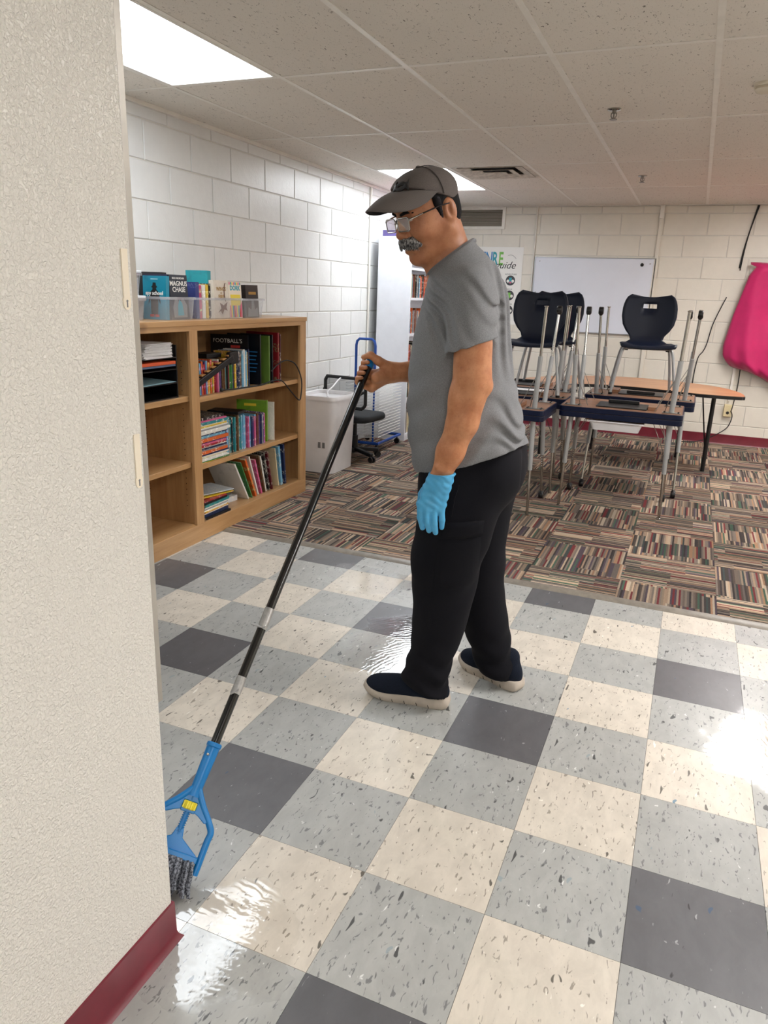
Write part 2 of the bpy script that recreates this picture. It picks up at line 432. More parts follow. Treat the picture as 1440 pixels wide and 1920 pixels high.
# the metal jamb strip on the far corner of the near wall
o = MB().box(-.062, -.05, WY, WY + .0695, .545, 2.28).build('trim_2', pm('grey_jamb_metal', '#a9a49b', .35, .3, var=.08), bevel=.0012); tag(o, 'thin grey metal strip down the end of the near wall', None, None, 'structure')

def cove(name, pts, h, label, thick=.004):
    """vinyl cove base following floor points; the toe curves out"""
    prof = [(0, h), (thick, h - .002), (thick + .001, .02), (thick + .004, .009), (.014, .002), (.016, 0), (0, 0)]
    m = MB(); P = [Vector(p) for p in pts]; L = len(prof); rows = []
    for i, p in enumerate(P):
        ns = []
        if i > 0: t = (p - P[i - 1]).normalized(); ns.append(Vector((t.y, -t.x)))
        if i < len(P) - 1: t = (P[i + 1] - p).normalized(); ns.append(Vector((t.y, -t.x)))
        nn = ns[0] if len(ns) == 1 else (ns[0] + ns[1]) / (1 + ns[0].dot(ns[1]))
        rows += [(p.x + nn.x * a, p.y + nn.y * a, z) for a, z in prof]
    fs = [(i * L + k, i * L + (k + 1) % L, (i + 1) * L + (k + 1) % L, (i + 1) * L + k) for i in range(len(P) - 1) for k in range(L)]
    fs += [tuple(range(L)), tuple(range((len(P) - 1) * L, len(P) * L))[::-1]]
    m._add(rows, fs); o = m.build(name, M_MAROON, smooth=True); return tag(o, label, None, None, 'structure')
cove('baseboard_near', [(0, YF), (0, WY), (-.13, WY)], .1, 'maroon vinyl baseboard at the foot of the near wall')
cove('baseboard_back', [(XL, YB), (XR, YB)], .105, 'maroon vinyl baseboard along the back wall')

# --- suspended ceiling
def ceil_mat():
    t = NT('acoustic_tile'); o = t.pos(); r = t.rand()
    fis = t.smooth(t.noise(t.mapping(o, (1, .45, 1), (0, 0, .2)), 95, 3, .6, 1.2),   .63, .69)
    pin = t.smooth(t.noise(o, 260, 1), .70, .76)
    c = lin('#e8e2d9'); cl = t.noise(o, 2.2, 3)
    base = t.mix(cl, tuple(x * .93 for x in c), c)
    base = t.mix(t.math('MULTIPLY', t.math('MAXIMUM', fis, t.math('MULTIPLY', pin, .7)), .85), base, lin('#5a5148'))
    hs = t.n('ShaderNodeHueSaturation'); t.put(hs.inputs['Value'], t.math('ADD', .94, t.math('MULTIPLY', r, .08))); t.put(hs.inputs['Color'], base)
    t.set(Base_Color=hs.outputs[0], Roughness=.9, Specular_IOR_Level=.2, Normal=t.bump(t.math('SUBTRACT', 1.0, fis), .5, .003))
    return t.m
M_CEIL = ceil_mat(); M_GRID = pm('white_grid_metal', '#e6e2da', .4, var=.04)
ceil = MB().box(XL - .1, XR + .1, YF - .1, YB + .1, CEIL + .1, CEIL + .16).build('ceiling', pm('plenum_dark', '#55504a', .9)); tag(ceil, 'suspended ceiling of white acoustic tiles', None, None, 'structure')
GX = [-1.03 + .6096 * k - .6096 * 1 for k in range(-1, 15)]; GX = [x for x in GX if XL < x < XR]
GY = [1.58 + 1.2192 * k for k in range(-5, 5)]; GY = [y for y in GY if YF < y < YB - .1]
LIGHTS = [(-1.64, .3608, 0), (-1.64, 4.0184, 4), (-1.64, -3.2968, 0), (1.408, 4.0184, 2), (1.408, .3608, 1), (1.408, -3.2968, 1), (4.456, 4.0184, 3), (4.456, .3608, 3)]
ex = [XL] + GX + [XR]; ey = [YF] + GY + [YB]; cme = {}
VENT = (-1.03, 4.0184)
for a, b in zip(ex[:-1], ex[1:]):
    for c, d in zip(ey[:-1], ey[1:]):
        if any(abs(a - lx) < .02 and abs(c - ly) < .02 for lx, ly, _ in LIGHTS): continue
        c2 = c
        if abs(a - VENT[0]) < .02 and abs(c - VENT[1]) < .02: c2 = c + .61
        key = (round(b - a, 3), round(d - c2, 3))
        if key not in cme: cme[key] = MB().box(-(b - a) / 2 + .004, (b - a) / 2 - .004, -(d - c2) / 2 + .004, (d - c2) / 2 - .004, 0, .016).mesh('ceiling_tile', M_CEIL)
        put('ceiling_tile', cme[key], ceil, ((a + b) / 2, (c2 + d) / 2, CEIL + .0025))
g = MB().box(-.012, .012, YF, YB, 0, .003).mesh('grid_runner', M_GRID)
for x in GX: put('grid_runner', g, ceil, (x, 0, CEIL))
for a, b in zip(ex[:-1], ex[1:]):
    key = ('x', round(b - a, 3))
    if key not in cme: cme[key] = MB().box(-(b - a) / 2 + .012, (b - a) / 2 - .012, -.012, .012, 0, .003).mesh('grid_runner', M_GRID)
    for y in GY: put('grid_runner', cme[key], ceil, ((a + b) / 2, y, CEIL + .0004))
for m, loc, rz, L in (((MB().box(-.011, .011, YF, YB, -.018, .003)), (XL + .011, 0, CEIL), 0, 0), (MB().box(XL, XR, -.011, .011, -.004, .003), (0, YB - .011, CEIL), 0, 0)):
    m.build('wall_angle', M_GRID, ceil, loc=loc)

# --- troffer lights
def diffuser(name, tint, k):
    t = NT(name); o = t.obj(); sp = t.n('ShaderNodeSeparateXYZ'); t.put(sp.inputs[0], o)
    tube = None
    for off in (-.15, .15):
        q = t.math('ABSOLUTE', t.math('SUBTRACT', sp.outputs[0], off)); g_ = t.math('SUBTRACT', 1.0, t.smooth(q, .0, .14)); tube = g_ if tube is None else t.math('ADD', tube, g_)
    s_ = t.math('MULTIPLY', t.math('ADD', .8, t.math('MULTIPLY', tube, .45)), k)
    t.set(Base_Color=(.8, .8, .8), Roughness=.4, Emission_Color=tint, Emission_Strength=s_)
    w = t.n('ShaderNodeTexWave'); t.put(w.inputs[0], o); w.inputs['Scale'].default_value = 60
    t.set(Normal=t.bump(w.outputs['Fac'], .3, .002))
    return t.m
M_DIF = [diffuser('diffuser_cool', LAMP_COOL, LAMP_STRENGTH), diffuser('diffuser_warm', LAMP_WARM, LAMP_RIGHT), diffuser('diffuser_far', LAMP_WARM, LAMP_FAR), diffuser('diffuser_added', LAMP_WARM, LAMP_ADDED), diffuser('diffuser_back', LAMP_COOL, LAMP_BACK)]
LL = ['fluorescent ceiling panel at the top left above the bookcase', 'bright fluorescent ceiling panel behind the man\'s cap', 'fluorescent ceiling panel out of frame behind the camera on the left',
      'warm ceiling panel out of frame over the far right of the carpet', 'warm ceiling panel out of frame on the right over the vinyl', 'ceiling panel out of frame behind the camera on the right', 'added ceiling panel for extra light, far right out of frame over the carpet', 'added ceiling panel for extra light, far right out of frame over the vinyl']
for (lx, ly, wm), lab in zip(LIGHTS, LL):
    e = empty('ceiling_light', (lx + .3048, ly + .6096, CEIL), 0, lab, 'ceiling light', 'fluorescent ceiling panels')
    MB().box(-.278, .278, -.583, .583, .004, .008).build('diffuser', M_DIF[wm], e)
    f = MB(); f.box(-.292, .292, -.597, -.583, -.001, .02); f.box(-.292, .292, .583, .597, -.001, .02); f.box(-.292, -.278, -.583, .583, -.001, .02); f.box(.278, .292, -.583, .583, -.001, .02)
    f.build('frame', M_GRID, e)
    MB().box(-.292, .292, -.597, .597, .03, .09).build('housing', M_GRID, e)
# --- square air diffuser in the ceiling
M_VENT = pm('dusty_vent_metal', '#c2b9ac', .5, .0, var=.25, vscale=20); M_DARK = pm('duct_dark', '#14110f', .9)
e = empty('ceiling_vent', (VENT[0] + .3048, VENT[1] + .3048, CEIL), 0, 'square louvred air vent in the ceiling tiles', 'vent')
MB().box(-.29, .29, -.29, .29, .05, .06).build('duct', M_DARK, e)
fr = MB()
for a in range(4):
    c, s = math.cos(a * math.pi / 2), math.sin(a * math.pi / 2)
    def R_(p): return (p[0] * c - p[1] * s, p[0] * s + p[1] * c, p[2])
    fr._add([R_(p) for p in ((-.295, -.295, 0), (.295, -.295, 0), (.25, -.25, .002), (-.25, -.25, .002), (.25, -.25, .045), (-.25, -.25, .045))], [(0, 1, 2, 3), (3, 2, 4, 5)])
fr.build('frame', M_VENT, e)
for r0, r1, z0, z1 in ((.250, .178, -.003, .010), (.165, .105, -.008, .006), (.092, .02, -.012, .002)):
    lv = MB()
    for a in range(4):
        c, s = math.cos(a * math.pi / 2), math.sin(a * math.pi / 2)
        def R_(p): return (p[0] * c - p[1] * s, p[0] * s + p[1] * c, p[2])
        lv._add([R_(p) for p in ((-r0, -r0, z0), (r0, -r0, z0), (r1, -r1, z1), (-r1, -r1, z1), (-r0, -r0, z0 + .003), (r0, -r0, z0 + .003), (r1, -r1, z1 + .003), (-r1, -r1, z1 + .003))], [(0, 1, 2, 3), (7, 6, 5, 4), (0, 4, 5, 1)])
    lv.build('louvre', M_VENT, e)
# --- sprinkler heads and smoke detector
M_CHROME = pm('chrome', '#b9b7b2', .16, 1.0); M_STEELD = pm('dull_steel', '#8b8781', .35, .9)
for (x, y), lab in (((.335, 2.52), 'nearer metal sprinkler head hanging from the ceiling'), ((.328, 4.64), 'farther metal sprinkler head hanging from the ceiling')):
    e = empty('sprinkler_head', (x, y, CEIL), 0, lab, 'sprinkler', 'ceiling sprinklers')
    MB().lathe([(.0, .003), (.034, .003), (.034, -.003), (.022, -.007), (.012, -.007)], 20).build('flange', M_CHROME, e, smooth=True)
    b = MB(); b.lathe([(.011, -.006), (.011, -.018), (.006, -.02)], 12); b.tube([(-.012, 0, -.016), (-.013, 0, -.03), (-.004, 0, -.043)], .003, 6); b.tube([(.012, 0, -.016), (.013, 0, -.03), (.004, 0, -.043)], .003, 6); b.tube([(0, 0, -.015), (0, 0, -.044)], .004, 6)
    b.build('body', M_STEELD, e, smooth=True)
    MB().lathe([(.0, -.044), (.019, -.044), (.019, -.047), (.0, -.047)], 14).build('deflector', M_STEELD, e, smooth=True)
e = empty('smoke_detector', (1.0, 2.22, CEIL), 0, 'round cream smoke detector on the ceiling at the right edge', 'smoke detector')
MB().lathe([(.0, .002), (.052, .002), (.052, -.008), (.05, -.012), (.0, -.012)], 28).build('base', pm('cream_plastic', '#d9d0bd', .5), e, smooth=True)
MB().lathe([(.042, -.012), (.046, -.022), (.038, -.032), (.02, -.036), (.0, -.036)], 28).build('cover', pm('cream_plastic_cover', '#d9d0bd', .5), e, smooth=True)
# ------------------------------------------------------------------ wooden bookcase
def wood(name, col, dark, axis=1, rough=.32, scale=1.0):
    t = NT(name); o = t.pos()
    st = [14, 14, 14]; st[axis] = 1.1; st = tuple(s * scale for s in st)
    g1 = t.noise(t.mapping(o, st), 1.0, 5, .65, .8); g2 = t.noise(t.mapping(o, tuple(s * 5 for s in st)), 1.0, 3, .6)
    f = t.math('ADD', t.math('MULTIPLY', g1, .7), t.math('MULTIPLY', g2, .3))
    kn = t.n('ShaderNodeTexVoronoi'); t.put(kn.inputs['Vector'], t.mapping(o, tuple(3.1 if s > 5 else 1.9 for s in st))); kn.inputs['Scale'].default_value = 1.0
    knot = t.math('SUBTRACT', 1.0, t.smooth(kn.outputs['Distance'], .03, .10))
    col_ = t.mix(t.smooth(f, .3, .7), lin(dark), lin(col)); col_ = t.mix(t.math('MULTIPLY', knot, .55), col_, lin('#5e3a1f'))
    t.set(Base_Color=col_, Roughness=rough, Coat_Weight=.25, Coat_Roughness=.25, Normal=t.bump(g2, .05, .001))
    return t.m
M_OAK = wood('maple_board', '#c39a6c', '#ac8253', 1); M_OAKV = wood('maple_upright', '#c39a6c', '#a97f52', 2); M_OAKB = wood('maple_back_shaded', '#9f7a52', '#8a6740', 1, .5)  # back panel colour darkened to carry the shade inside the shelves
BX0, BX1 = -1.925, -1.535
def wb_(m, name, mat, parent, bevel=.0025): return m.build(name, mat, parent, bevel=bevel)
bc = empty('bookcase', ((BX0 + BX1) / 2, 1.6, 0), 0, 'long low maple bookcase against the block wall', 'bookcase')
off = Vector((-(BX0 + BX1) / 2, -1.6, 0))
def BB(*a): 
    m = MB(); m.box(a[0] + off.x, a[1] + off.x, a[2] + off.y, a[3] + off.y, a[4], a[5]); return m
wb_(BB(BX0, BX1 + .004, .42, 2.75, 1.178, 1.205), 'top_panel', M_OAK, bc)
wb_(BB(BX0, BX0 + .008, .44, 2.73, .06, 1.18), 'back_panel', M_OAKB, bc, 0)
for y0, y1 in ((.44, .465), (1.515, 1.55), (2.715, 2.74)): wb_(BB(BX0, BX1 - .02, y0, y1, .0, 1.178), 'upright', M_OAKV, bc)
for y0, y1 in ((.44, .505), (1.498, 1.566), (2.668, 2.745)): wb_(BB(BX1 - .02, BX1, y0, y1, .098, 1.156), 'face_stile', M_OAKV, bc)
wb_(BB(BX1 - .02, BX1, .44, 2.745, 1.152, 1.18), 'face_rail', M_OAK, bc)
wb_(BB(BX1 - .02, BX1, .44, 2.745, 0, .1), 'kick_rail', M_OAK, bc)
SH_L = (.815, .455); SH_R = (.800, .425); BOT = .1
for z in SH_L: wb_(BB(BX0 + .008, BX1 - .028, .466, 1.514, z - .028, z), 'shelf', M_OAK, bc)
for z in SH_R: wb_(BB(BX0 + .008, BX1 - .022, 1.551, 2.714, z - .028, z), 'shelf', M_OAK, bc)
wb_(BB(BX0 + .008, BX1 - .0195, .466, 1.514, BOT - .022, BOT), 'bottom_shelf', M_OAK, bc); wb_(BB(BX0 + .008, BX1 - .0195, 1.551, 2.714, BOT - .022, BOT), 'bottom_shelf', M_OAK, bc)
ho = MB()
for x in (BX0 + .06, BX1 - .075):
    for k in range(26):
        z = .2 + k * .032
        if min(abs(z - s + .014) for s in SH_L) < .025: continue
        ho.lathe([(.0, -.0006), (.0028, -.0006), (.0028, .0004), (0, .0004)], 6, (x + off.x, 1.515 + off.y, z), Matrix(((1, 0, 0), (0, 0, 1), (0, 1, 0))))
ho = ho.build('shelf_pin_holes', M_DARK, bc); ho['kind'] = 'stuff'

# ------------------------------------------------------------------ books
def cover_mat():
    t = NT('book_cover'); oi = t.n('ShaderNodeObjectInfo'); o = t.obj(); r = oi.outputs['Random']
    sp = t.n('ShaderNodeSeparateXYZ'); t.put(sp.inputs[0], o)
    rz = t.math('ADD', t.math('MULTIPLY', sp.outputs[2], 38.0), t.math('MULTIPLY', r, 50.0))
    wn = t.n('ShaderNodeTexWhiteNoise', noise_dimensions='1D'); t.put(wn.inputs['W'], t.math('FLOOR', rz))
    nz = t.noise(t.mapping(o, (160, 160, 60), (0, 0, 0)), 1.0, 2, .6)
    let = t.math('MULTIPLY', t.smooth(nz, .52, .58), t.math('GREATER_THAN', wn.outputs[0], .52))
    hs = t.n('ShaderNodeHueSaturation'); hs.inputs['Saturation'].default_value = .6
    t.put(hs.inputs['Color'], oi.outputs['Color']); t.put(hs.inputs['Hue'], t.math('ADD', .3, t.math('MULTIPLY', r, .5))); hs.inputs['Value'].default_value = 1.6
    alt = t.mix(t.math('GREATER_THAN', t.math('FRACT', t.math('MULTIPLY', r, 7.0)), .45), lin('#e9e4d6'), hs.outputs[0])
    t.set(Base_Color=t.mix(t.math('MULTIPLY', let, .7), oi.outputs['Color'], alt), Roughness=.32, Specular_IOR_Level=.4)
    return t.m
M_COVER = cover_mat()
def plain_cover():
    t = NT('plain_book_cover'); oi = t.n('ShaderNodeObjectInfo'); nz = t.noise(t.obj(), 14, 4, .6)
    t.set(Base_Color=t.mix(t.math('MULTIPLY', t.smooth(nz, .5, .7), .25), oi.outputs['Color'], (.02, .02, .025)), Roughness=.3); return t.m
M_PCOVER = plain_cover()
M_PAGES = pm('paper_edges', '#e6dfcf', .8, var=.12, vscale=30, stretch=(40, 1, 1))
PAL = [('red', '#a3242c'), ('navy', '#1e2a4f'), ('teal', '#2a7f86'), ('black', '#17171a'), ('yellow', '#d8b23a'), ('white', '#dedbd4'), ('orange', '#d0622c'), ('green', '#3c7a3f'),
       ('purple', '#5b3b78'), ('sky blue', '#6fa8c8'), ('maroon', '#5f1d26'), ('brown', '#6a4a33'), ('grey', '#8a8a8c'), ('pink', '#c65a82'), ('lime', '#94b23f'), ('cream', '#d8c9a4')]
PD = dict(PAL)
_bk = {}
def book_mesh(t, h, d, mat):
    key = (round(t, 4), round(h, 3), round(d, 3), mat.name)
    if key not in _bk:
        c = .0016 if t > .006 else .0007
        m = MB(); m.box(0, c, 0, d, 0, h); m.box(t - c, t, 0, d, 0, h); m.box(c, t - c, 0, c, 0, h)
        p = MB().box(c, t - c, c, d - .003, .002, h - .002)
        _bk[key] = (m.mesh('cover', mat), p.mesh('pages', M_PAGES))
    return _bk[key]
def book(t, h, d, colour, M, label, group=None, name='book', mat=None):
    """local x thickness, y depth with the spine at y=0, z height"""
    cm, pmesh = book_mesh(t, h, d, mat or M_COVER)
    o = put(name, cm); o.matrix_world = M; o.color = (*lin(colour), 1)
    put('pages', pmesh, o)
    return tag(o, label, 'book', group)
RZ = lambda a: Matrix.Rotation(a, 4, 'Z'); RX = lambda a: Matrix.Rotation(a, 4, 'X'); RY = lambda a: Matrix.Rotation(a, 4, 'Y'); TR = lambda *a: Matrix.Translation(a)
UPR = RZ(math.pi / 2)                      # spine towards +x, thickness along +y
FLAT = lambda: RZ(math.pi / 2) @ RY(math.pi / 2)
rng = random.Random(11)
def row(y0, y1, x, z, hr, tr, dr, where, group, pal, xj=.006):
    y = y0; k = 0; items = []
    while True:
        t = rng.uniform(*tr)
        if y + t > y1: break
        items.append((y, t)); y += t + .0006
    for k, (y, t) in enumerate(items):
        nm, c = pal[rng.randrange(len(pal))]
        book(t, rng.uniform(*hr), rng.uniform(*dr), c, TR(x + rng.uniform(-xj, xj), y, z) @ UPR, '%s-spined book, %s from the left %s' % (nm, ORD[k], where), group)
def pile(y0, y1, x, z, ts, where, group, pal, dr=(.2, .215), thin=(.004, .011), name='book'):
    zz = z; k = 0; n = len(ts) if ts else 0
    for k, spec in enumerate(ts):
        nm, t = spec
        h = (y1 - y0) * rng.uniform(.93, 1.0); a = rng.uniform(-.035, .035)
        # lying flat: spine towards +x, height along y
        M = TR(x + rng.uniform(-.012, .008), y0 + rng.uniform(0, .012), zz + t) @ RZ(a) @ Matrix(((0, -1, 0, 0), (0, 0, 1, 0), (-1, 0, 0, 0), (0, 0, 0, 1)))
        book(t, h, rng.uniform(*dr), PD[nm], M, '%s book lying flat, %s from the bottom %s' % (nm, ORD[k], where), group, name)
        zz += t + .0004
    return zz
pick = lambda *n: [(a, PD[a]) for a in n]
# upper right shelf: chapter books behind the black bar
row(1.572, 1.985, -1.60, SH_R[0], (.165, .188), (.009, .016), (.12, .13), 'in the chapter-book row on the top right shelf', 'chapter books behind the black bar', pick('green', 'red', 'navy', 'black', 'teal', 'pink', 'orange', 'white', 'brown', 'yellow', 'purple', 'sky blue'))
row(1.99, 2.16, -1.60, SH_R[0], (.205, .225), (.012, .022), (.14, .15), 'in the taller group beside the black bar', 'taller books beside the black bar', pick('sky blue', 'red', 'navy', 'white', 'yellow', 'brown', 'purple'))
# the big dark sports books behind
def lettered(o, txt, size, mat, M, shear=0.0, bold=0.0, name='title'):
    q = put(name, text_mesh(txt, size, mat, .0003, shear, bold=bold), o); q.matrix_parent_inverse = Matrix.Identity(4); q.matrix_local = M; return q
INK = {k: pm('ink_' + k.replace(' ', '_'), v, .5) for k, v in (('white', '#e8e6e0'), ('gold', '#9c7226'), ('red', '#c03a35'), ('black', '#141416'), ('pale blue', '#a8d4e0'), ('pink', '#d86a8c'), ('blue', '#2f7fc0'), ('green', '#74b94c'), ('brown', '#5c3420'), ('yellow', '#e3c93c'), ('teal', '#2b98a8'), ('grey', '#77787a'))}
def print_bar(o, name, y0, y1, z0, z1, mat):
    """flat printed line on a cover facing local -x"""
    return put(name, MB().box(-.0011, -.0004, y0, y1, z0, z1).mesh(name, mat), o)
# covers that face the camera: local cover plane x=0 faces -x local; text matrix maps text x->+y? (spine side left), y->+z, normal -> -x
CF = Matrix(((0, 0, -1, -.0006), (-1, 0, 0, 0), (0, 1, 0, 0), (0, 0, 0, 1)))
def face_y(x, y, z, tilt=0.0, yaw=0.0): return TR(x, y, z) @ RZ(yaw) @ RX(tilt)
ANG = .0
# book with its big face towards -y: local x (thickness) -> +y, so local -x faces -y; local y (depth) -> -x : that is UPR
b = book(.012, .30, .24, '#121318', TR(-1.64, 2.20, SH_R[0]) @ UPR @ RZ(.22), 'tall black hardcover with FOOTBALL\'S lettering standing on the top shelf', None, 'book', M_PCOVER)
lettered(b, "FOOTBALL'S", .034, INK['white'], TR(0, .13, .262) @ CF); print_bar(b, 'subtitle_print', .05, .11, .222, .238, INK['red'])
b = book(.012, .305, .23, '#10141c', TR(-1.585, 2.25, SH_R[0]) @ UPR @ RZ(.05), 'tall black hardcover with blue back-cover text on the top shelf', None, 'book', M_PCOVER)
for k in range(6): print_bar(b, 'text_line', .018 + .006 * (k % 3), .085, .197 - k * .024, .203 - k * .024, INK['blue'])
book(.014, .295, .23, '#5d7a34', TR(-1.575, 2.335, SH_R[0]) @ UPR @ RZ(.03), 'tall grass-green hardcover between black books on the top shelf', None, 'book', M_PCOVER)
book(.012, .30, .23, '#15171d', TR(-1.575, 2.375, SH_R[0]) @ UPR @ RZ(.04), 'tall black hardcover right of the green one on the top shelf', None, 'book', M_PCOVER)
book(.018, .31, .23, '#7c1b22', TR(-1.575, 2.445, SH_R[0]) @ UPR @ RZ(.03), 'tall red hardcover near the end of the top right shelf', None, 'book')
book(.012, .30, .22, '#4d141b', TR(-1.58, 2.480, SH_R[0]) @ UPR @ RZ(.02), 'dark maroon hardcover at the end of the top right shelf', None, 'book')
# black slanted bar with tan tabs, flat black box and cable
M_BLKP = pm('black_plastic', '#121214', .38, var=.1); M_RUB = pm('black_rubber', '#0d0d0e', .6); M_TAN = pm('tan_wood_tab', '#b5854e', .5)
e = empty('book_rail', (-1.575, 1.60, SH_R[0]), 0, 'black slanted bar with tan tabs lying across the chapter books', 'rail')
MB().bar((0.0, -.022, .062), (.0, .33, .19), .03, .034).build('bar', M_BLKP, e, bevel=.004)
MB().bar((-.002, .30, .185), (-.002, .385, .19), .03, .07).build('head', M_BLKP, e, bevel=.006)
for k in range(7): 
    t_ = k / 6.6; MB().bar((-.008, -.012 + .33 * t_, .092 + .121 * t_), (-.008, .030 + .33 * t_, .094 + .121 * t_), .022, .008).build('tab', M_TAN, e)
o = MB().box(-.06, .05, -.07, .07, 0, .026).build('flat_case', M_BLKP, None, bevel=.004, loc=(-1.68, 1.84, SH_R[0] + .189)); tag(o, 'flat black case lying on top of the chapter books', 'case')
cb = MB(); cb.tube(spline([(-1.556, 1.80, .818), (-1.552, 1.92, .812), (-1.55, 2.05, .81), (-1.549, 2.2, .808), (-1.548, 2.33, .82), (-1.538, 2.43, .812), (-1.522, 2.52, .735), (-1.512, 2.605, .672), (-1.512, 2.635, .70), (-1.514, 2.645, .80), (-1.53, 2.60, .90), (-1.55, 2.52, .935), (-1.555, 2.42, .92), (-1.552, 2.32, .88)], 8), .0042, 6)
cb.sphere((-1.556, 1.795, .82), .012, 8, 6)
tag(cb.build('cable', M_RUB, smooth=True), 'black cable looping off the edge of the top shelf', 'cable')
# middle right shelf
st = [('yellow', .006), ('green', .005), ('white', .008), ('white', .008), ('cream', .007), ('white', .006), ('navy', .009), ('orange', .017), ('grey', .006), ('navy', .008), ('white', .006), ('red', .012), ('pink', .009), ('purple', .007), ('orange', .019), ('sky blue', .014), ('navy', .008), ('white', .01), ('white', .013), ('grey', .008), ('white', .007), ('yellow', .008), ('cream', .006), ('teal', .015), ('pink', .007), ('black', .016)]
zt = pile(1.585, 1.855, -1.565, SH_R[1], st, 'of the tall middle-shelf pile', 'tall flat pile on the middle shelf', None)
row(1.875, 2.105, -1.60, SH_R[1], (.20, .222), (.009, .017), (.14, .15), 'in the left row on the middle shelf', 'left row on the middle shelf', pick('black', 'teal', 'grey', 'brown', 'teal', 'sky blue'))
row(2.115, 2.325, -1.59, SH_R[1], (.185, .20), (.009, .017), (.13, .14), 'in the right row on the middle shelf', 'right row on the middle shelf', pick('purple', 'navy', 'brown', 'sky blue', 'lime', 'pink', 'grey', 'maroon'))
o = MB().box(-.10, .10, -.06, .06, 0, .016).build('flat_case', M_BLKP, None, bevel=.003, loc=(-1.69, 2.03, SH_R[1] + .223), rot=(0, 0, .2)); tag(o, 'flat black case lying on the middle-shelf books', 'case')
b = book(.022, .265, .20, '#6f9a2e', TR(-1.60, 2.345, SH_R[1]) @ UPR @ RZ(.28), 'tall green book with yellow panel at the end of the middle shelf', None, 'book', M_PCOVER)
put('panel', MB().box(-.0012, -.0004, .02, .09, .04, .17).mesh('panel', INK['yellow']), b); put('panel', MB().box(-.0014, -.0006, .035, .075, .09, .12).mesh('panel', INK['black']), b)
print_bar(b, 'title_print', .07, .15, .226, .243, INK['yellow'])
book(.010, .25, .19, '#d7d4cb', TR(-1.585, 2.405, SH_R[1]) @ UPR @ RZ(.22), 'thin white book leaning behind the green one on the middle shelf', None, 'book')
# bottom right shelf
pile(1.59, 1.83, -1.555, BOT, [('black', .012), ('navy', .016), ('white', .006), ('orange', .006), ('yellow', .005), ('white', .008), ('grey', .007), ('white', .008), ('teal', .016), ('black', .012), ('red', .005)], 'of the loose bottom-shelf pile', 'loose flat pile on the bottom shelf', None, (.2, .22))
b = book(.006, .30, .22, '#d5b926', TR(-1.60, 1.60, BOT + .118) @ RZ(-.12) @ RX(-.04) @ Matrix(((0, -1, 0, 0), (0, 0, 1, 0), (-1, 0, 0, 0), (0, 0, 0, 1))), 'bright yellow magazine spread over the loose pile on the bottom shelf', None, 'magazine')
book(.005, .28, .2, '#b9c2c9', TR(-1.62, 1.62, BOT + .128) @ RZ(-.22) @ RX(-.03) @ Matrix(((0, -1, 0, 0), (0, 0, 1, 0), (-1, 0, 0, 0), (0, 0, 0, 1))), 'pale magazine lying askew on top of the loose pile', None, 'magazine')
book(.034, .25, .18, '#cfcfd2', TR(-1.66, 1.79, BOT + .034) @ RZ(-.1) @ Matrix(((0, -1, 0, 0), (0, 0, 1, 0), (-1, 0, 0, 0), (0, 0, 0, 1))), 'thick white-spined book lying flat behind the yellow magazine', None, 'book')
book(.028, .25, .17, '#4d4d50', TR(-1.68, 1.75, BOT + .07) @ RZ(-.1) @ Matrix(((0, -1, 0, 0), (0, 0, 1, 0), (-1, 0, 0, 0), (0, 0, 0, 1))), 'dark grey book lying flat under the leaning books', None, 'book')
LEAN = [(2.085, .52, .012, .30, 'white', 'pale'), (2.125, .46, .008, .28, 'green', 'green'), (2.16, .42, .016, .285, 'orange', 'orange'), (2.20, .36, .012, .29, 'white', 'white'), (2.235, .32, .014, .25, 'pink', 'pink'), (2.27, .28, .010, .27, 'brown', 'brown'), (2.295, .26, .012, .255, 'white', 'white-edged'),
        (2.325, .24, .018, .275, 'black', 'black'), (2.36, .22, .012, .27, 'maroon', 'maroon'), (2.455, .17, .010, .27, 'cream', 'cream'), (2.485, .14, .022, .275, 'sky blue', 'pale blue'), (2.53, .10, .018, .28, 'navy', 'navy')]
for k, (y, a, t, h, c, nm) in enumerate(LEAN):
    h = min(h, .286)
    book(t, h, .21, PD[c], TR(-1.585 + .004 * (k % 3), y, BOT + .001) @ UPR @ Matrix.Rotation(-a, 4, 'Y') , '%s picture book leaning left, %s in the bottom-shelf slanted row' % (nm, ORD[k]), 'leaning picture books on the bottom shelf', 'book', M_PCOVER if k in (0, 9) else None)
e = empty('toy_figure', (-1.66, 1.61, BOT + .137), .3, 'pink and dark toy jammed beside the divider on the bottom shelf', 'toy')
MB().tube([(0, 0, .012), (.005, .01, .06), (0, .012, .10)], [.018, .014, .011], 10).build('handle', pm('pink_plastic', '#a8447a', .4), e, smooth=True)
MB().lathe([(.0, -.008), (.024, -.008), (.028, 0), (.024, .008), (0, .008)], 14, (.02, .02, .02), Matrix.Rotation(1.2, 3, 'Y')).build('disc', pm('pink_disc', '#c0547f', .4), e, smooth=True)
MB().sphere((0, .012, .115), .02, 10, 8).build('knob', M_BLKP, e, smooth=True)

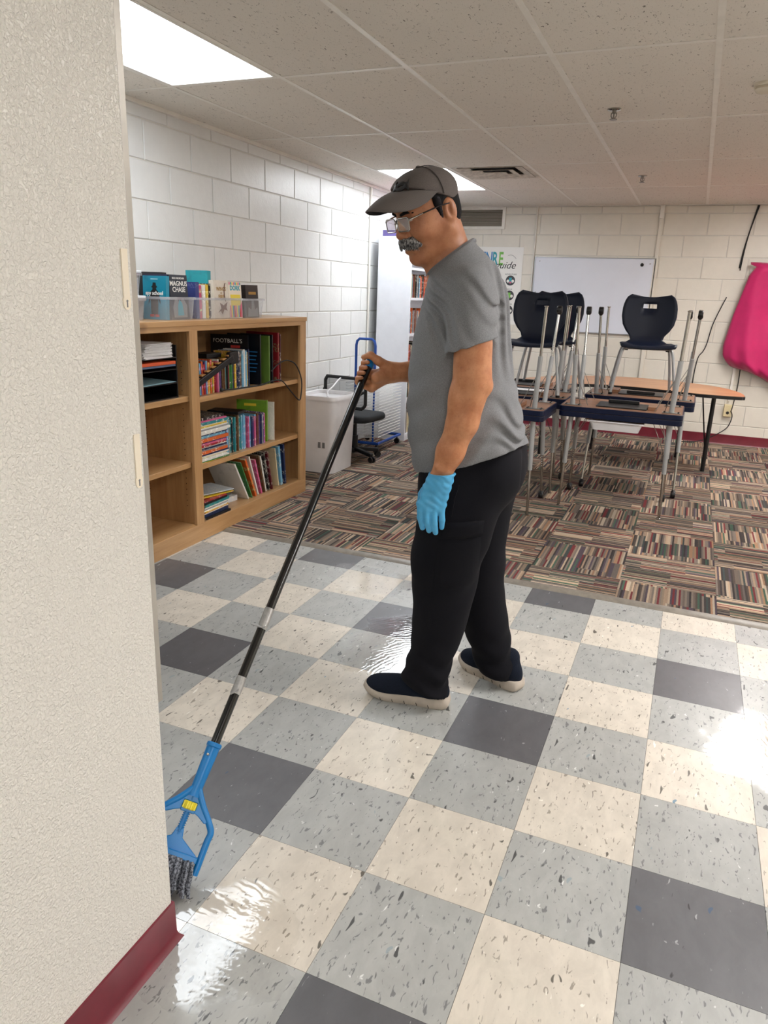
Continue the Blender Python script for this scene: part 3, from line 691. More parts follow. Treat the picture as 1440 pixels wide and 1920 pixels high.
# --- letter tray with papers on the left shelf
z0 = SH_L[0]
e = empty('letter_tray', (-1.72, 1.30, z0), 0, 'black tiered letter tray on the upper left shelf', 'letter tray')
MB().box(-.15, .14, -.16, .145, 0, .006).build('base', M_BLKP, e)
for y in (-.16, .139): MB().box(-.15, .14, y, y + .006, .006, .27).build('side', M_BLKP, e)
MB().box(-.156, -.15, -.16, .145, 0, .30).build('back', M_BLKP, e)
for z in (.075, .145, .205): MB().box(-.15, .14, -.154, .139, z, z + .005).build('tier', M_BLKP, e)
M_PAPER = pm('white_paper', '#e7e5e6', .75, var=.05, vscale=40)
for k, (z, n, hx) in enumerate(((.211, 26, .15),)):
    e2 = empty('paper_stack', (-1.71, 1.285, z0 + z), 0, 'thick stack of white paper in the top of the letter tray', 'paper')
    for i in range(n):
        a = rng.uniform(-.05, .05) + (.1 if i > 16 else 0)
        MB().box(-.14, .138, -.105, .108, i * .0028, i * .0028 + .0024).build('sheet', M_PAPER, e2, loc=(rng.uniform(-.004, .012), rng.uniform(-.006, .006), 0), rot=(0, 0, a))
o = MB().box(-.14, .152, -.14, .13, 0, .016).build('folder', pm('orange_folder', '#d4572c', .5), None, bevel=.002, loc=(-1.72, 1.29, z0 + .176)); tag(o, 'orange folder in the second tier of the letter tray', 'folder')
o = MB().box(-.14, .15, -.14, .13, 0, .01).build('folder', pm('slate_folder', '#53627e', .5), None, loc=(-1.72, 1.29, z0 + .1655)); tag(o, 'slate blue folder under the orange one in the letter tray', 'folder')
m = MB(); m._add([(-.14, -.14, 0), (.15, -.14, 0), (.15, .13, .004), (-.14, .13, .012), (-.14, -.14, .001), (.15, -.14, .001), (.15, .13, .005), (-.14, .13, .013)], [(0, 3, 2, 1), (4, 5, 6, 7), (0, 1, 5, 4), (1, 2, 6, 5), (2, 3, 7, 6), (3, 0, 4, 7)])
o = m.build('paper_sheet', pm('pale_teal_paper', '#8fb0b8', .7), None, loc=(-1.72, 1.29, z0 + .0815)); tag(o, 'pale teal paper in the lower tier of the letter tray', 'paper')

# ------------------------------------------------------------------ clear tubs of books on top of the bookcase
def clear_plastic():
    t = NT('clear_plastic'); tr = t.n('ShaderNodeBsdfTransparent'); tr.inputs[0].default_value = (.93, .94, .96, 1)
    gl = t.n('ShaderNodeBsdfGlossy'); gl.inputs['Roughness'].default_value = .12; df = t.n('ShaderNodeBsdfDiffuse'); df.inputs[0].default_value = (.85, .86, .9, 1)
    fr = t.n('ShaderNodeFresnel'); fr.inputs[0].default_value = 1.45
    mx = t.n('ShaderNodeMixShader'); mx.inputs[0].default_value = .22; t.put(mx.inputs[1], tr.outputs[0]); t.put(mx.inputs[2], df.outputs[0])
    m2 = t.n('ShaderNodeMixShader'); t.put(m2.inputs[0], t.math('MINIMUM', t.math('MULTIPLY', fr.outputs[0], .9), .35)); t.put(m2.inputs[1], mx.outputs[0]); t.put(m2.inputs[2], gl.outputs[0])
    t.put(t.out.inputs[0], m2.outputs[0]); return t.m
M_CLEAR = clear_plastic()
TOP = 1.2055
def tub(x0, x1, y0, y1, h, label, base=TOP, taper=.012, name='storage_tub', lid=False):
    e = empty(name, ((x0 + x1) / 2, (y0 + y1) / 2, base), 0, label, 'tub'); hx, hy = (x1 - x0) / 2, (y1 - y0) / 2
    lo = rounded(-hx + taper, hx - taper, -hy + taper, hy - taper, .02); hi = rounded(-hx, hx, -hy, hy, .025); n = len(lo)
    m = MB(); vs = [(x, y, 0) for x, y in lo] + [(x, y, h) for x, y in hi]
    m._add(vs, [tuple(range(n - 1, -1, -1))] + [(k, (k + 1) % n, n + (k + 1) % n, n + k) for k in range(n)])
    m.build('shell', M_CLEAR, e, smooth=True, angle=50)
    m = MB(); lip = [[(x * (1 + a / hx), y * (1 + a / hy), z) for x, y in hi] for a, z in ((0, h - .012), (.005, h - .012), (.006, h), (.0, h + .001))]
    m._add(sum(lip, []), [(i * n + k, i * n + (k + 1) % n, ((i + 1) % 4) * n + (k + 1) % n, ((i + 1) % 4) * n + k) for i in range(4) for k in range(n)])
    m.build('rim', M_CLEAR, e, smooth=True, angle=50)
    if lid: MB().prism([(x * 1.03, y * 1.03) for x, y in hi], h, h + .012).build('lid', pm('white_lid', '#dfe3e8', .4), e, bevel=.003)
    return e
tub(-1.90, -1.60, 1.40, 1.655, .113, 'left clear plastic tub of books with the teal cover, on the bookcase')
tub(-1.90, -1.60, 1.69, 2.10, .112, 'middle clear plastic tub of books on the bookcase')
tub(-1.90, -1.60, 2.125, 2.34, .11, 'right clear plastic tub with the dark fantasy book, on the bookcase')
tub(-1.93, -1.66, 1.08, 1.34, .105, 'clear lidded plastic box at the far left of the bookcase top, lower of two', name='storage_box', lid=True)
tub(-1.93, -1.67, 1.09, 1.33, .105, 'clear lidded plastic box at the far left of the bookcase top, upper of two', base=TOP + .118, name='storage_box', lid=True)
MB_ = MB().box(-.08, .08, -.08, .08, 0, .08).build('craft_box', pm('blue_card', '#6d93ad', .6), None, bevel=.004, loc=(-1.78, 1.22, TOP + .122)); tag(MB_, 'blue card box inside the upper clear box', 'box')
FB = TOP + .0015
FT = {}
def facing_x(t, h, d, col, x, y, lean, label, mat=None):
    """cover at local x=t faces +x, spine on the camera side (-y)"""
    M = TR(x, y, FB) @ Matrix.Rotation(-lean, 4, 'Y') @ TR(-t, 0, 0)
    cm, pg = book_mesh(t, h, d, mat or M_PCOVER); o = put('book', cm); o.matrix_world = M; o.color = (*lin(col), 1); put('pages', pg, o)
    FT[o.name] = t
    return tag(o, label, 'book')
def CX(o): return Matrix(((0, 0, 1, FT[o.name] + .0006), (1, 0, 0, 0), (0, 1, 0, 0), (0, 0, 0, 1)))
def facing_y(t, h, d, col, x, y, lean, label, yaw=0.0):
    M = TR(x, y, FB) @ RZ(yaw) @ RX(-lean) @ UPR
    cm, pg = book_mesh(t, h, d, M_PCOVER); o = put('book', cm); o.matrix_world = M; o.color = (*lin(col), 1); put('pages', pg, o)
    return tag(o, label, 'book')
def flat_part(o, name, outline, z0, mat, dx=-.0007):
    """flat print on a cover facing local -x; outline in (depth y, height z)"""
    if o.name in FT: dx = FT[o.name] - dx
    n = len(outline); m = MB(); m._add([(dx, y, z) for y, z in outline], [tuple(range(n))]); m._add([(dx + (.0002 if dx > 0 else -.0002), y, z) for y, z in outline], [tuple(range(n - 1, -1, -1))])
    return m.build(name, mat, o)
# teal cover, facing the near side
b = facing_y(.025, .213, .145, '#1d86a0', -1.622, 1.432, .05, 'teal hardcover with a dark standing figure and the words spy school')
def fig(w, pts): return [(.0725 + (y - .5) * w, z) for y, z in pts]
flat_part(b, 'figure_print', fig(.145, [(.36, .02), (.34, .06), (.33, .10), (.25, .075), (.24, .085), (.30, .13), (.38, .142), (.42, .146), (.42, .155), (.36, .158), (.42, .165), (.44, .18), (.56, .18), (.58, .165), (.64, .158), (.58, .155), (.58, .146), (.62, .142), (.70, .13), (.76, .085), (.75, .075), (.67, .10), (.66, .06), (.64, .02)]), 0, INK['black'])
flat_part(b, 'shoe_print', fig(.145, [(.30, .012), (.30, .024), (.48, .024), (.48, .012)]), 0, INK['red'], -.0009); flat_part(b, 'shoe_print', fig(.145, [(.52, .012), (.52, .024), (.70, .024), (.70, .012)]), 0, INK['red'], -.0009)
lettered(b, 'spy school', .026, INK['white'], TR(-.0005, .0725, .128) @ CF, bold=.0009); print_bar(b, 'author_print', .05, .095, .195, .199, INK['pale blue'])
facing_y(.03, .222, .145, '#27213f', -1.64, 1.462, .04, 'dark purple book with pink edges behind the teal cover')
facing_y(.04, .232, .15, '#15161a', -1.70, 1.50, .02, 'thick black book at the back of the left tub')
b = facing_x(.028, .222, .145, '#1b2733', -1.622, 1.478, .05, 'dark book lettered MAGNUS CHASE facing out of the left tub')
lettered(b, 'RICK RIORDAN', .014, INK['white'], TR(0, .0725, .205) @ CX(b)); lettered(b, 'MAGNUS', .034, INK['white'], TR(0, .0725, .178) @ CX(b), bold=.0004); lettered(b, 'CHASE', .034, INK['white'], TR(0, .0725, .148) @ CX(b), bold=.0004)
flat_part(b, 'art_print', [(.02, .01), (.125, .01), (.13, .07), (.10, .11), (.07, .085), (.04, .115), (.015, .06)], 0, INK['grey']); flat_part(b, 'art_print', [(.05, .02), (.10, .02), (.09, .08), (.07, .10), (.055, .07)], 0, INK['teal'], -.0009)
# spines in the middle tub
for k, (c, nm, t, h) in enumerate((('#37407a', 'indigo', .03, .19), ('#c04a6a', 'pink', .02, .175), ('#e8e4da', 'white', .024, .178), ('#d8b23a', 'yellow', .02, .18), ('#1a1a1e', 'black', .026, .185), ('#d9b540', 'gold', .02, .185))):
    o = book(t, h, .12, c, TR(-1.645, 1.71 + k * .031, FB) @ UPR @ RZ(-.03), '%s paperback spine in the middle tub, %s from the left' % (nm, ORD[k]), 'paperback spines in the middle tub')
facing_y(.03, .255, .15, '#1f9aa6', -1.71, 1.905, .03, 'tall turquoise book standing at the back of the middle tub')
b = facing_x(.03, .205, .138, '#d6ccbe', -1.617, 1.845, .04, 'cream book lettered WINGS OF FIRE with a brown dragon shape')
lettered(b, 'WINGS', .028, INK['gold'], TR(0, .069, .158) @ CX(b), bold=.0006); lettered(b, 'OF', .014, INK['gold'], TR(0, .069, .137) @ CX(b)); lettered(b, 'FIRE', .032, INK['gold'], TR(0, .069, .115) @ CX(b), bold=.0006)
flat_part(b, 'art_print', [(.03, .03), (.06, .055), (.05, .085), (.085, .07), (.125, .09), (.11, .06), (.12, .04), (.09, .048), (.07, .02), (.055, .04)], 0, INK['brown'])
ring = [(.118 - .012 * math.cos(a) * 1.5, .14 + .052 * math.sin(a)) for a in np.linspace(-1.2, 1.5, 10)]
flat_part(b, 'art_print', ring + [(y - .008, z) for y, z in ring[::-1]], 0, INK['brown'], -.0009)
b = facing_x(.024, .20, .13, '#e7d9c8', -1.615, 1.985, .05, 'colourful book lettered DORK in the middle tub')
for k in range(9):
    y = .004 + k * .0138; flat_part(b, 'stripe_print', [(y, .004), (y + .012, .004), (y + .012, .07 + .01 * (k % 3)), (y, .07 + .01 * (k % 2))], 0, INK[('pink', 'yellow', 'teal', 'red')[k % 4]])
flat_part(b, 'label_print', [(.02, .07), (.11, .07), (.115, .13), (.015, .13)], 0, INK['yellow'], -.0009); lettered(b, 'DORK', .036, INK['teal'], TR(0, .065, .165) @ CX(b), bold=.0012)
for k in range(8): flat_part(b, 'stripe_print', [(.005 + k * .015, .184), (.016 + k * .015, .184), (.016 + k * .015, .198), (.005 + k * .015, .198)], 0, INK[('pink', 'teal', 'yellow')[k % 3]])
facing_x(.022, .19, .125, '#23506a', -1.66, 2.0, .03, 'blue book behind the DORK book in the middle tub')
b = facing_x(.034, .187, .135, '#2a211e', -1.617, 2.165, .06, 'dark brown fantasy book with a pale ruin shape in the right tub')
flat_part(b, 'title_print', [(.03, .132), (.11, .132), (.11, .148), (.03, .148)], 0, INK['gold']); flat_part(b, 'art_print', [(.01, .005), (.125, .005), (.12, .06), (.09, .045), (.08, .1), (.06, .1), (.05, .045), (.02, .06)], 0, INK['grey'])
# ------------------------------------------------------------------ white bin, office chair, drying rack, white bookcase
M_WHITE = pm('white_plastic', '#e3e2e4', .35, var=.03)
e = empty('waste_bin', (-1.735, 3.455, .006), 0, 'white rounded rectangular bin beside the bookcase end', 'bin')
lo = rounded(-.15, .15, -.185, .185, .05, 6); hi = rounded(-.17, .17, -.205, .205, .055, 6); n = len(lo)
m = MB(); m._add([(x, y, 0) for x, y in lo] + [(x, y, .575) for x, y in hi], [tuple(range(n - 1, -1, -1))] + [(k, (k + 1) % n, n + (k + 1) % n, n + k) for k in range(n)])
m.build('body', M_WHITE, e, smooth=True, angle=50)
m = MB(); ri = rounded(-.178, .178, -.213, .213, .06, 6); inn = rounded(-.155, .155, -.19, .19, .045, 6)
m._add([(x, y, .568) for x, y in ri] + [(x, y, .592) for x, y in ri] + [(x * .97, y * .97, .6) for x, y in ri] + [(x, y, .596) for x, y in inn] + [(x, y, .57) for x, y in inn],
       [(r * n + k, r * n + (k + 1) % n, (r + 1) * n + (k + 1) % n, (r + 1) * n + k) for r in range(4) for k in range(n)] + [tuple(range(4 * n, 5 * n))])
m.build('rim', M_WHITE, e, smooth=True, angle=45)
for x in (.035, .072): MB().box(x - .010, x + .012, -.1945, -.1925, .20, .245).build('sticker', INK['grey'], e)
o = MB(); o.tube(spline([(-1.66, 3.32, .60), (-1.70, 3.40, .63), (-1.735, 3.55, .645), (-1.74, 3.70, .70), (-1.70, 3.78, .72)], 6), .006, 6); tag(o.build('cord', M_WHITE, smooth=True), 'white cord draped over the white bin', 'cord')

M_MESH = NT('black_chair_mesh')
def _cm():
    t = M_MESH; o = t.obj(); ck = t.n('ShaderNodeTexChecker'); t.put(ck.inputs['Vector'], t.mapping(o, (1, 1, 1))); ck.inputs['Scale'].default_value = 420
    tr = t.n('ShaderNodeBsdfTransparent'); mx = t.n('ShaderNodeMixShader'); t.put(mx.inputs[0], t.math('ADD', .38, t.math('MULTIPLY', ck.outputs['Fac'], .15)))
    t.put(mx.inputs[1], tr.outputs[0]); t.put(mx.inputs[2], t.b.outputs[0]); t.set(Base_Color=(.02, .02, .022), Roughness=.7); t.put(t.out.inputs[0], mx.outputs[0]); return t.m
M_MESH = _cm()
M_FAB = pm('black_seat_fabric', '#1d1f22', .85, var=.2, vscale=200, bump=.2, bscale=400)
ch = empty('office_chair', (-1.685, 3.885, .006), 1.45, 'black mesh-back office swivel chair behind the white bin', 'chair')   # faces local +x
bk = MB(); W, z0, z1 = .195, .46, .70
out = [(-.165 - .02 * (1 - (y / W) ** 2), y, z) for y, z in [(a, b) for a, b in rounded(-W, W, z0, z1, .045, 5)]]
bk.tube(spline(out, 2, True), .014, 8, True); bk.build('back_frame', M_BLKP, ch, smooth=True)
pn = MB(); N = 10
g_ = [[(-.166 - .02 * (1 - ((-1 + 2 * i / N)) ** 2), (-1 + 2 * i / N) * (W - .008), z0 + .008 + (z1 - z0 - .016) * j / 4) for i in range(N + 1)] for j in range(5)]
pn._add(sum(g_, []), [(j * (N + 1) + i, j * (N + 1) + i + 1, (j + 1) * (N + 1) + i + 1, (j + 1) * (N + 1) + i) for j in range(4) for i in range(N)]); pn.build('mesh_panel', M_MESH, ch, smooth=True, angle=0)
br = MB(); br.tube(spline([(-.19, -W, .60), (-.20, -.1, .545), (-.205, 0, .53), (-.20, .1, .545), (-.19, W, .60)], 5), .011, 6); br.bar((-.21, 0, .55), (-.18, 0, .325), .06, .02); br.bar((-.185, 0, .327), (.0, 0, .325), .06, .02, (0, 1, 0)); br.build('back_support', M_BLKP, ch, smooth=True)
st = MB(); prof = rounded(-.19, .22, -.205, .205, .09, 6); n = len(prof)
lay = [(.93, .338), (1.0, .352), (1.0, .376), (.96, .392), (.8, .397)]
st._add([(x * s, y * s, z) for s, z in lay for x, y in prof], [(r * n + k, r * n + (k + 1) % n, (r + 1) * n + (k + 1) % n, (r + 1) * n + k) for r in range(4) for k in range(n)] + [tuple(range(n - 1, -1, -1)), tuple(range(4 * n, 5 * n))])
st.build('seat', M_FAB, ch, smooth=True, angle=60)
MB().lathe([(.028, .06), (.028, .20), (.018, .20), (.018, .34)], 14).build('gas_column', M_BLKP, ch, smooth=True)
for k in range(5):
    a = k * 2 * math.pi / 5 + 1.9; c, s = math.cos(a), math.sin(a)
    l = MB().bar((.02 * c, .02 * s, .085), (.22 * c, .22 * s, .062), .04, .03).build('base_arm', M_BLKP, ch, bevel=.006)
    w = MB(); Mx = Matrix(((-s, 0, c), (c, 0, s), (0, 1, 0)))
    for dd in (-.018, .012): w.lathe([(.0, 0), (.024, 0), (.024, .012), (0, .012)], 14, (.25 * c + -s * 0, .25 * s, .0245), Matrix(((c, 0, -s), (s, 0, c), (0, 1, 0)))) if False else w.lathe([(.0, dd), (.0245, dd), (.0245, dd + .012), (0, dd + .012)], 14, (.22 * c, .22 * s, .0245), Matrix(((c, 0, -s), (s, 0, c), (0, 1, 0))))
    w.tube([(.22 * c, .22 * s, .03), (.22 * c, .22 * s, .068)], .008, 8); w.build('caster', M_BLKP, ch, smooth=True)

# art drying rack: blue frame, white wire shelves
M_BLUE = pm('blue_enamel', '#1c4fa8', .3, var=.06); M_WIRE = pm('white_wire', '#f0f0ef', .35)
rk = empty('drying_rack', (-1.775, 4.43, .006), 0, 'blue-framed drying rack on casters with white wire shelves', 'rack')
X0, X1, Y0, Y1 = -.16, .185, -.27, .27
fr = MB(); fr.tube(spline([(X0, Y0, .085), (X1, Y0, .085), (X1, Y1, .085), (X0, Y1, .085)], 1, True), .013, 8, True)
fr.build('base_frame', M_BLUE, rk, smooth=True)
up = MB(); up.tube([(X0 + .11, Y0 + .02, .085), (X0 + .11, Y0 + .02, .93), (X0 + .118, Y0 + .02, .965), (X0 + .14, Y0 + .02, .985), (X0 + .26, Y0 + .02, .985), (X0 + .282, Y0 + .02, .965), (X0 + .29, Y0 + .02, .93), (X0 + .29, Y0 + .02, .72)], .012, 8)
up.build('handle_loop', M_BLUE, rk, smooth=True)
MB().tube([(X0 + .29, Y0 + .02, .73), (X0 + .29, Y0 + .02, .085)], .009, 8).build('post', M_BLUE, rk, smooth=True)
sh = MB(); hx = (X1 - X0) / 2 - .01; hy = .26
sh.tube([(-hx, -hy, 0), (hx, -hy, -.0), (hx, hy, 0), (-hx, hy, 0)], .0028, 5, True)
for k in range(1, 14): y = -hy + 2 * hy * k / 14; sh.tube([(-hx, y, 0), (hx, y, -.0)], .0016, 4)
for x in (-.08, .0, .08): sh.tube([(x, -hy, 0), (x, hy, 0)], .0016, 4)
shm = sh.mesh('wire_shelf', M_WIRE, True)
for k in range(21): put('wire_shelf', shm, rk, ((X0 + X1) / 2 + .012, 0, .125 + k * .0262), (0, -.12, 0))
for x in (X0 + .02, X1 - .02):
    for y in (Y0 + .02, Y1 - .02):
        w = MB(); w.lathe([(0, -.011), (.026, -.011), (.026, .011), (0, .011)], 14, (x, y, .026), Matrix(((1, 0, 0), (0, 0, -1), (0, 1, 0)))); w.tube([(x, y, .03), (x, y, .08)], .007, 8); w.build('caster', M_BLKP, rk, smooth=True)
# white bookcase beyond
M_WLAM = pm('white_laminate', '#e9ebf2', .3, var=.02)
wbk = empty('white_bookcase', (-1.755, 5.62, .006), 0, 'tall white bookcase standing against the left wall at the back', 'bookcase')
MB().box(-.165, .165, -.80, -.78, 0, 1.845).build('side_panel', M_WLAM, wbk, bevel=.002); MB().box(-.165, .165, .78, .80, 0, 1.845).build('side_panel', M_WLAM, wbk, bevel=.002)
MB().box(-.165, -.155, -.78, .78, 0, 1.845).build('back_panel', M_WLAM, wbk); MB().box(-.165, .165, -.80, .80, 1.845, 1.865).build('top_panel', M_WLAM, wbk, bevel=.002)
WZ = (.06, .41, .70, 1.01, 1.335, 1.60)
for z in WZ: MB().box(-.155, .162, -.78, .78, z - .022, z).build('shelf', M_WLAM, wbk)
MB().box(.14, .16, -.78, .78, 0, .038).build('plinth', M_WLAM, wbk)
wr = [(0, (.17, .24)), (1, (.2, .23)), (2, (.18, .22)), (3, (.2, .235)), (4, (.18, .215))]
nmz = ('bottom', 'second', 'third', 'fourth', 'fifth')
rng = random.Random(5)
for k, hr in wr: row(4.845, 5.35, -1.615, WZ[k] + .0062, hr, (.012, .026), (.14, .16), 'on the %s shelf up of the white bookcase' % nmz[k], 'books on the %s shelf of the white bookcase' % nmz[k], pick('teal', 'black', 'orange', 'grey', 'brown', 'cream', 'red', 'maroon', 'sky blue'))
for k, (c, nm, x, w_) in enumerate((('#5a4f86', 'purple', -1.90, .14), ('#d6416f', 'magenta', -1.745, .13))):
    o = MB().box(0, w_, 0, .2, 0, .055).build('book_box', pm(nm + '_card', c, .5), None, bevel=.003, loc=(x, 4.86, 1.8712)); tag(o, '%s box lying on top of the white bookcase' % nm, 'box')
# conduit in the corner run of the left wall
o = MB().tube([(XL + .012, 4.775, .0), (XL + .012, 4.775, CEIL)], .010, 8).build('wall_conduit', M_GRID, None, smooth=True); tag(o, 'thin painted conduit up the left wall before the white bookcase', 'conduit')

# ------------------------------------------------------------------ things on the back wall
YW = YB - .0005
o = MB(); o.tube([(-.832, YW - .009, 0.105), (-.832, YW - .009, CEIL)], .0085, 8); tag(o.build('wall_conduit', M_GRID, smooth=True), 'thin painted conduit left of the whiteboard', 'conduit')
e = empty('raceway', (.40, YW, 0), 0, 'cream surface raceway running down the wall right of the whiteboard', 'raceway')
MB().box(-.016, .016, -.024, 0, .106, 2.18).build('channel', M_BLOCK_B, e, bevel=.003); MB().box(-.021, .021, -.034, 0, 2.17, CEIL - .004).build('entry_cap', M_GRID, e, bevel=.005)
# return-air grille
e = empty('wall_grille', (-1.46, YW, 2.19), 0, 'grey louvred air grille high on the back wall', 'vent')
f = MB(); f.box(-.29, .29, -.014, 0, .075, .10); f.box(-.29, .29, -.014, 0, -.12, -.09); f.box(-.29, -.255, -.014, 0, -.09, .075); f.box(.255, .29, -.014, 0, -.09, .075); f.build('frame', M_GRID, e, bevel=.002)
MB().box(-.255, .255, -.002, 0, -.09, .075).build('backing', M_DARK, e)
for k in range(11): MB().obox((0, -.008, -.082 + k * .0153), (.255, .0008, .0085), Matrix.Rotation(-.75, 3, 'X')).build('louvre', pm('grille_metal', '#a8a094', .5) if k == 0 else bpy.data.materials['grille_metal'], e)
# whiteboard
M_WB = pm('whiteboard_enamel', '#dde1ec', .16, var=.02, vscale=3)
e = empty('whiteboard', (-.205, YW - .006, 1.42), 0, 'blank white marker board on the back wall', 'whiteboard')
MB().box(-.60, .60, -.014, 0, -.37, .37).build('panel', M_WB, e, bevel=.002)
f = MB(); f.box(-.608, .608, -.018, .004, .37, .378); f.box(-.608, .608, -.018, .004, -.378, -.37); f.box(-.608, -.60, -.018, .004, -.37, .37); f.box(.60, .608, -.018, .004, -.37, .37); f.build('frame', pm('aluminium_trim', '#a9abb0', .35, .8), e)
mg = MB().lathe([(0, 0), (.017, 0), (.017, .007), (.014, .010), (0, .010)], 18, (.48, -.014, .315), Matrix(((1, 0, 0), (0, 0, -1), (0, 1, 0)))).build('magnet', M_BLKP, None, smooth=True); mg.location = (-.205, YW - .006, 1.42); tag(mg, 'round black magnet at the upper right of the whiteboard', 'magnet')
for k, (x, z) in enumerate(((.555, .325), (-.555, .335), (-.575, .02))): MB().lathe([(0, 0), (.006, 0), (.005, .003), (0, .003)], 8, (x, -.014, z), Matrix(((1, 0, 0), (0, 0, -1), (0, 1, 0)))).build('screw', M_STEELD, e, smooth=True)
# poster
e = empty('genre_poster', (-1.26, YW - .003, 1.49), 0, 'white paper poster headed GENRE guide taped beside the whiteboard', 'poster')
MB().box(-.315, .315, -.001, 0, -.40, .402).build('paper', pm('poster_paper', '#eceae6', .55), e)
TXY = Matrix(((1, 0, 0, 0), (0, 0, -1, -.0016), (0, 1, 0, 0), (0, 0, 0, 1)))       # text plane facing -y
for k, (ch_, c) in enumerate(zip('GENRE', ('pink', 'blue', 'blue', 'teal', 'green'))):
    q = put('headline_letter', text_mesh(ch_, .19, INK[c], .0003, bold=.004), e); q.matrix_local = TR(-.19 + k * .066, 0, .275) @ Matrix.Diagonal((.55, 1, 1, 1)) @ TXY
q = put('script_word', text_mesh('guide', .105, INK['black'], .0003, shear=.35), e); q.matrix_local = TR(.125, -.0004, .215) @ TXY
ar = MB(); ar.tube([(.15 + .09 * t, -.0015, .315 + .012 * math.sin(math.pi * t) - .03 * t * t) for t in np.linspace(0, 1, 8)], .0014, 4); ar.build('arrow', INK['black'], e)
WORDS = [('', '', 'ADVENTURE'), ('', '', 'SCI-FI'), ('', '', 'DRAMA')]
for r_ in range(3):
    for c_ in range(3):
        x, z = -.19 + c_ * .193, .06 - r_ * .155
        MB().lathe([(0, 0), (.052, 0), (.052, .0006), (0, .0006)], 24, (x, -.0012, z), Matrix(((1, 0, 0), (0, 0, -1), (0, 1, 0)))).build('disc', INK['grey'] if False else pm('disc_ink', '#3a3b3e', .5) if r_ + c_ == 0 else bpy.data.materials['disc_ink'], e)
        if c_ == 2: q = put('genre_word', text_mesh(WORDS[r_][c_], .022, INK['black'], .0002), e); q.matrix_local = TR(x, 0, z + .064) @ TXY
        ic = MB()
        D3 = Matrix(((1, 0, 0), (0, 0, -1), (0, 1, 0)))
        ic.lathe([(0, 0), (.016, 0), (.016, .0004), (0, .0004)], 14, (x - .026, -.0019, z - .006), D3, 0); ic.lathe([(0, 0), (.016, 0), (.016, .0004), (0, .0004)], 14, (x + .026, -.0019, z - .006), D3, 0)
        ic.box(x - .014, x + .014, -.0026, -.0022, z - .022, z + .03, 1); ic.lathe([(0, 0), (.011, 0), (.011, .0004), (0, .0004)], 10, (x, -.0027, z - .02), D3, 2)
        ic.build('icon', [INK['white'], INK['green'] if c_ == 2 and r_ == 1 else INK['teal'] if r_ == 0 else INK['brown'], INK['pink'] if r_ != 1 else INK['green']], e)
# outlet box
M_IVORY = pm('ivory_plastic', '#d9c9a0', .45)
e = empty('outlet_box', (1.283, YW, .353), 0, 'ivory surface-mounted outlet box low on the back wall', 'outlet')
MB().box(-.038, .038, -.045, 0, -.06, .06).build('box', M_IVORY, e, bevel=.003); MB().box(-.036, .036, -.049, -.045, -.058, .058).build('cover_plate', M_IVORY, e, bevel=.002)
for z in (-.02, .02): MB().lathe([(0, 0), (.015, 0), (.015, .002), (0, .002)], 14, (0, -.049, z), D3).build('socket', M_BLKP if z < 0 else M_IVORY, e, smooth=True)
# black cables on the wall
c = MB(); c.tube(spline([(1.245, YW - .012, CEIL - .01), (1.215, YW - .012, 2.1), (1.185, YW - .012, 1.9), (1.17, YW - .012, 1.72)], 6), .006, 6); c.tube(spline([(1.255, YW - .010, CEIL - .01), (1.20, YW - .010, 2.0), (1.18, YW - .010, 1.7)], 6), .005, 6)
tag(c.build('cable', M_RUB, smooth=True), 'pair of black cables dropping from the ceiling to the pink cloth', 'cable')
c = MB(); c.tube(spline([(1.10, YW - .03, 1.45), (1.02, YW - .012, 1.2), (.99, YW - .012, 1.0), (.965, YW - .012, .92), (.93, YW - .012, .86), (.915, YW - .012, .70), (.915, YW - .02, .5)], 8), .0048, 6); tag(c.build('cable', M_RUB, smooth=True), 'thin black cable hanging behind the kidney table left of the pink cloth', 'cable')
c = MB(); c.tube(spline([(1.31, YW - .054, .36), (1.33, YW - .06, .30), (1.31, YW - .045, .20), (1.25, YW - .04, .13), (1.12, YW - .06, .05), (1.0, YW - .1, .014), (.85, YW - .14, .011)], 8), .0048, 6); c.tube(spline([(1.325, YW - .02, .9), (1.335, YW - .02, .6), (1.315, YW - .054, .36)], 6), .0048, 6); tag(c.build('cable', M_RUB, smooth=True), 'black power cord from the outlet box down to the carpet', 'cable')
# wall-mounted screen under a pink cloth
tv = MB().box(1.42, 2.32, YW - .13, YW - .06, .88, 1.72).build('wall_screen', M_BLKP, None, bevel=.006); tag(tv, 'black wall screen hidden under the pink cloth', 'screen')
mt = MB(); mt.box(1.268, 1.29, YW - .03, YW, .45, 1.75); mt.box(1.29, 1.45, YW - .06, YW, 1.2, 1.3); mt.box(1.6, 2.1, YW - .06, YW, 1.15, 1.4)
tag(mt.build('screen_mount', M_GRID), 'pale metal upright of the screen mount below the pink cloth', 'mount')
N_, M_ = 60, 46; vs = []; fs = []
for j in range(M_ + 1):
    t = j / M_
    xl = 1.262 + .02 * t if t < .04 else np.interp(t, [0, .12, .5, .8, .9, .96, 1], [1.34, 1.265, 1.185, 1.14, 1.15, 1.19, 1.23]); xr = 2.45 + .06 * t
    for i in range(N_ + 1):
        s = i / N_; x = xl + (xr - xl) * s
        bot = .80 - .22 * min(1, s * 2.2) ** .8 + .05 * math.sin(s * 9)
        z = 1.775 - .01 * math.sin(s * 7) + (bot - 1.775) * t
        fold = .026 * math.sin(26 * s + 5 * t + 2.2 * math.sin(4 * t)) * min(1, t * 1.6 + .15) + .012 * math.sin(57 * s - 9 * t) * t
        fold += .018 * math.sin(7 * t + 10 * s) * (1 - abs(2 * t - 1))
        pull = .05 * max(0, 1 - s / .06)
        y = YW - .165 - fold + pull + .09 * max(0, (t - .9) / .1) ** 2
        if t < .05: y = y + .05 * (1 - t / .05)
        vs.append((x, min(y, YW - .035), z))
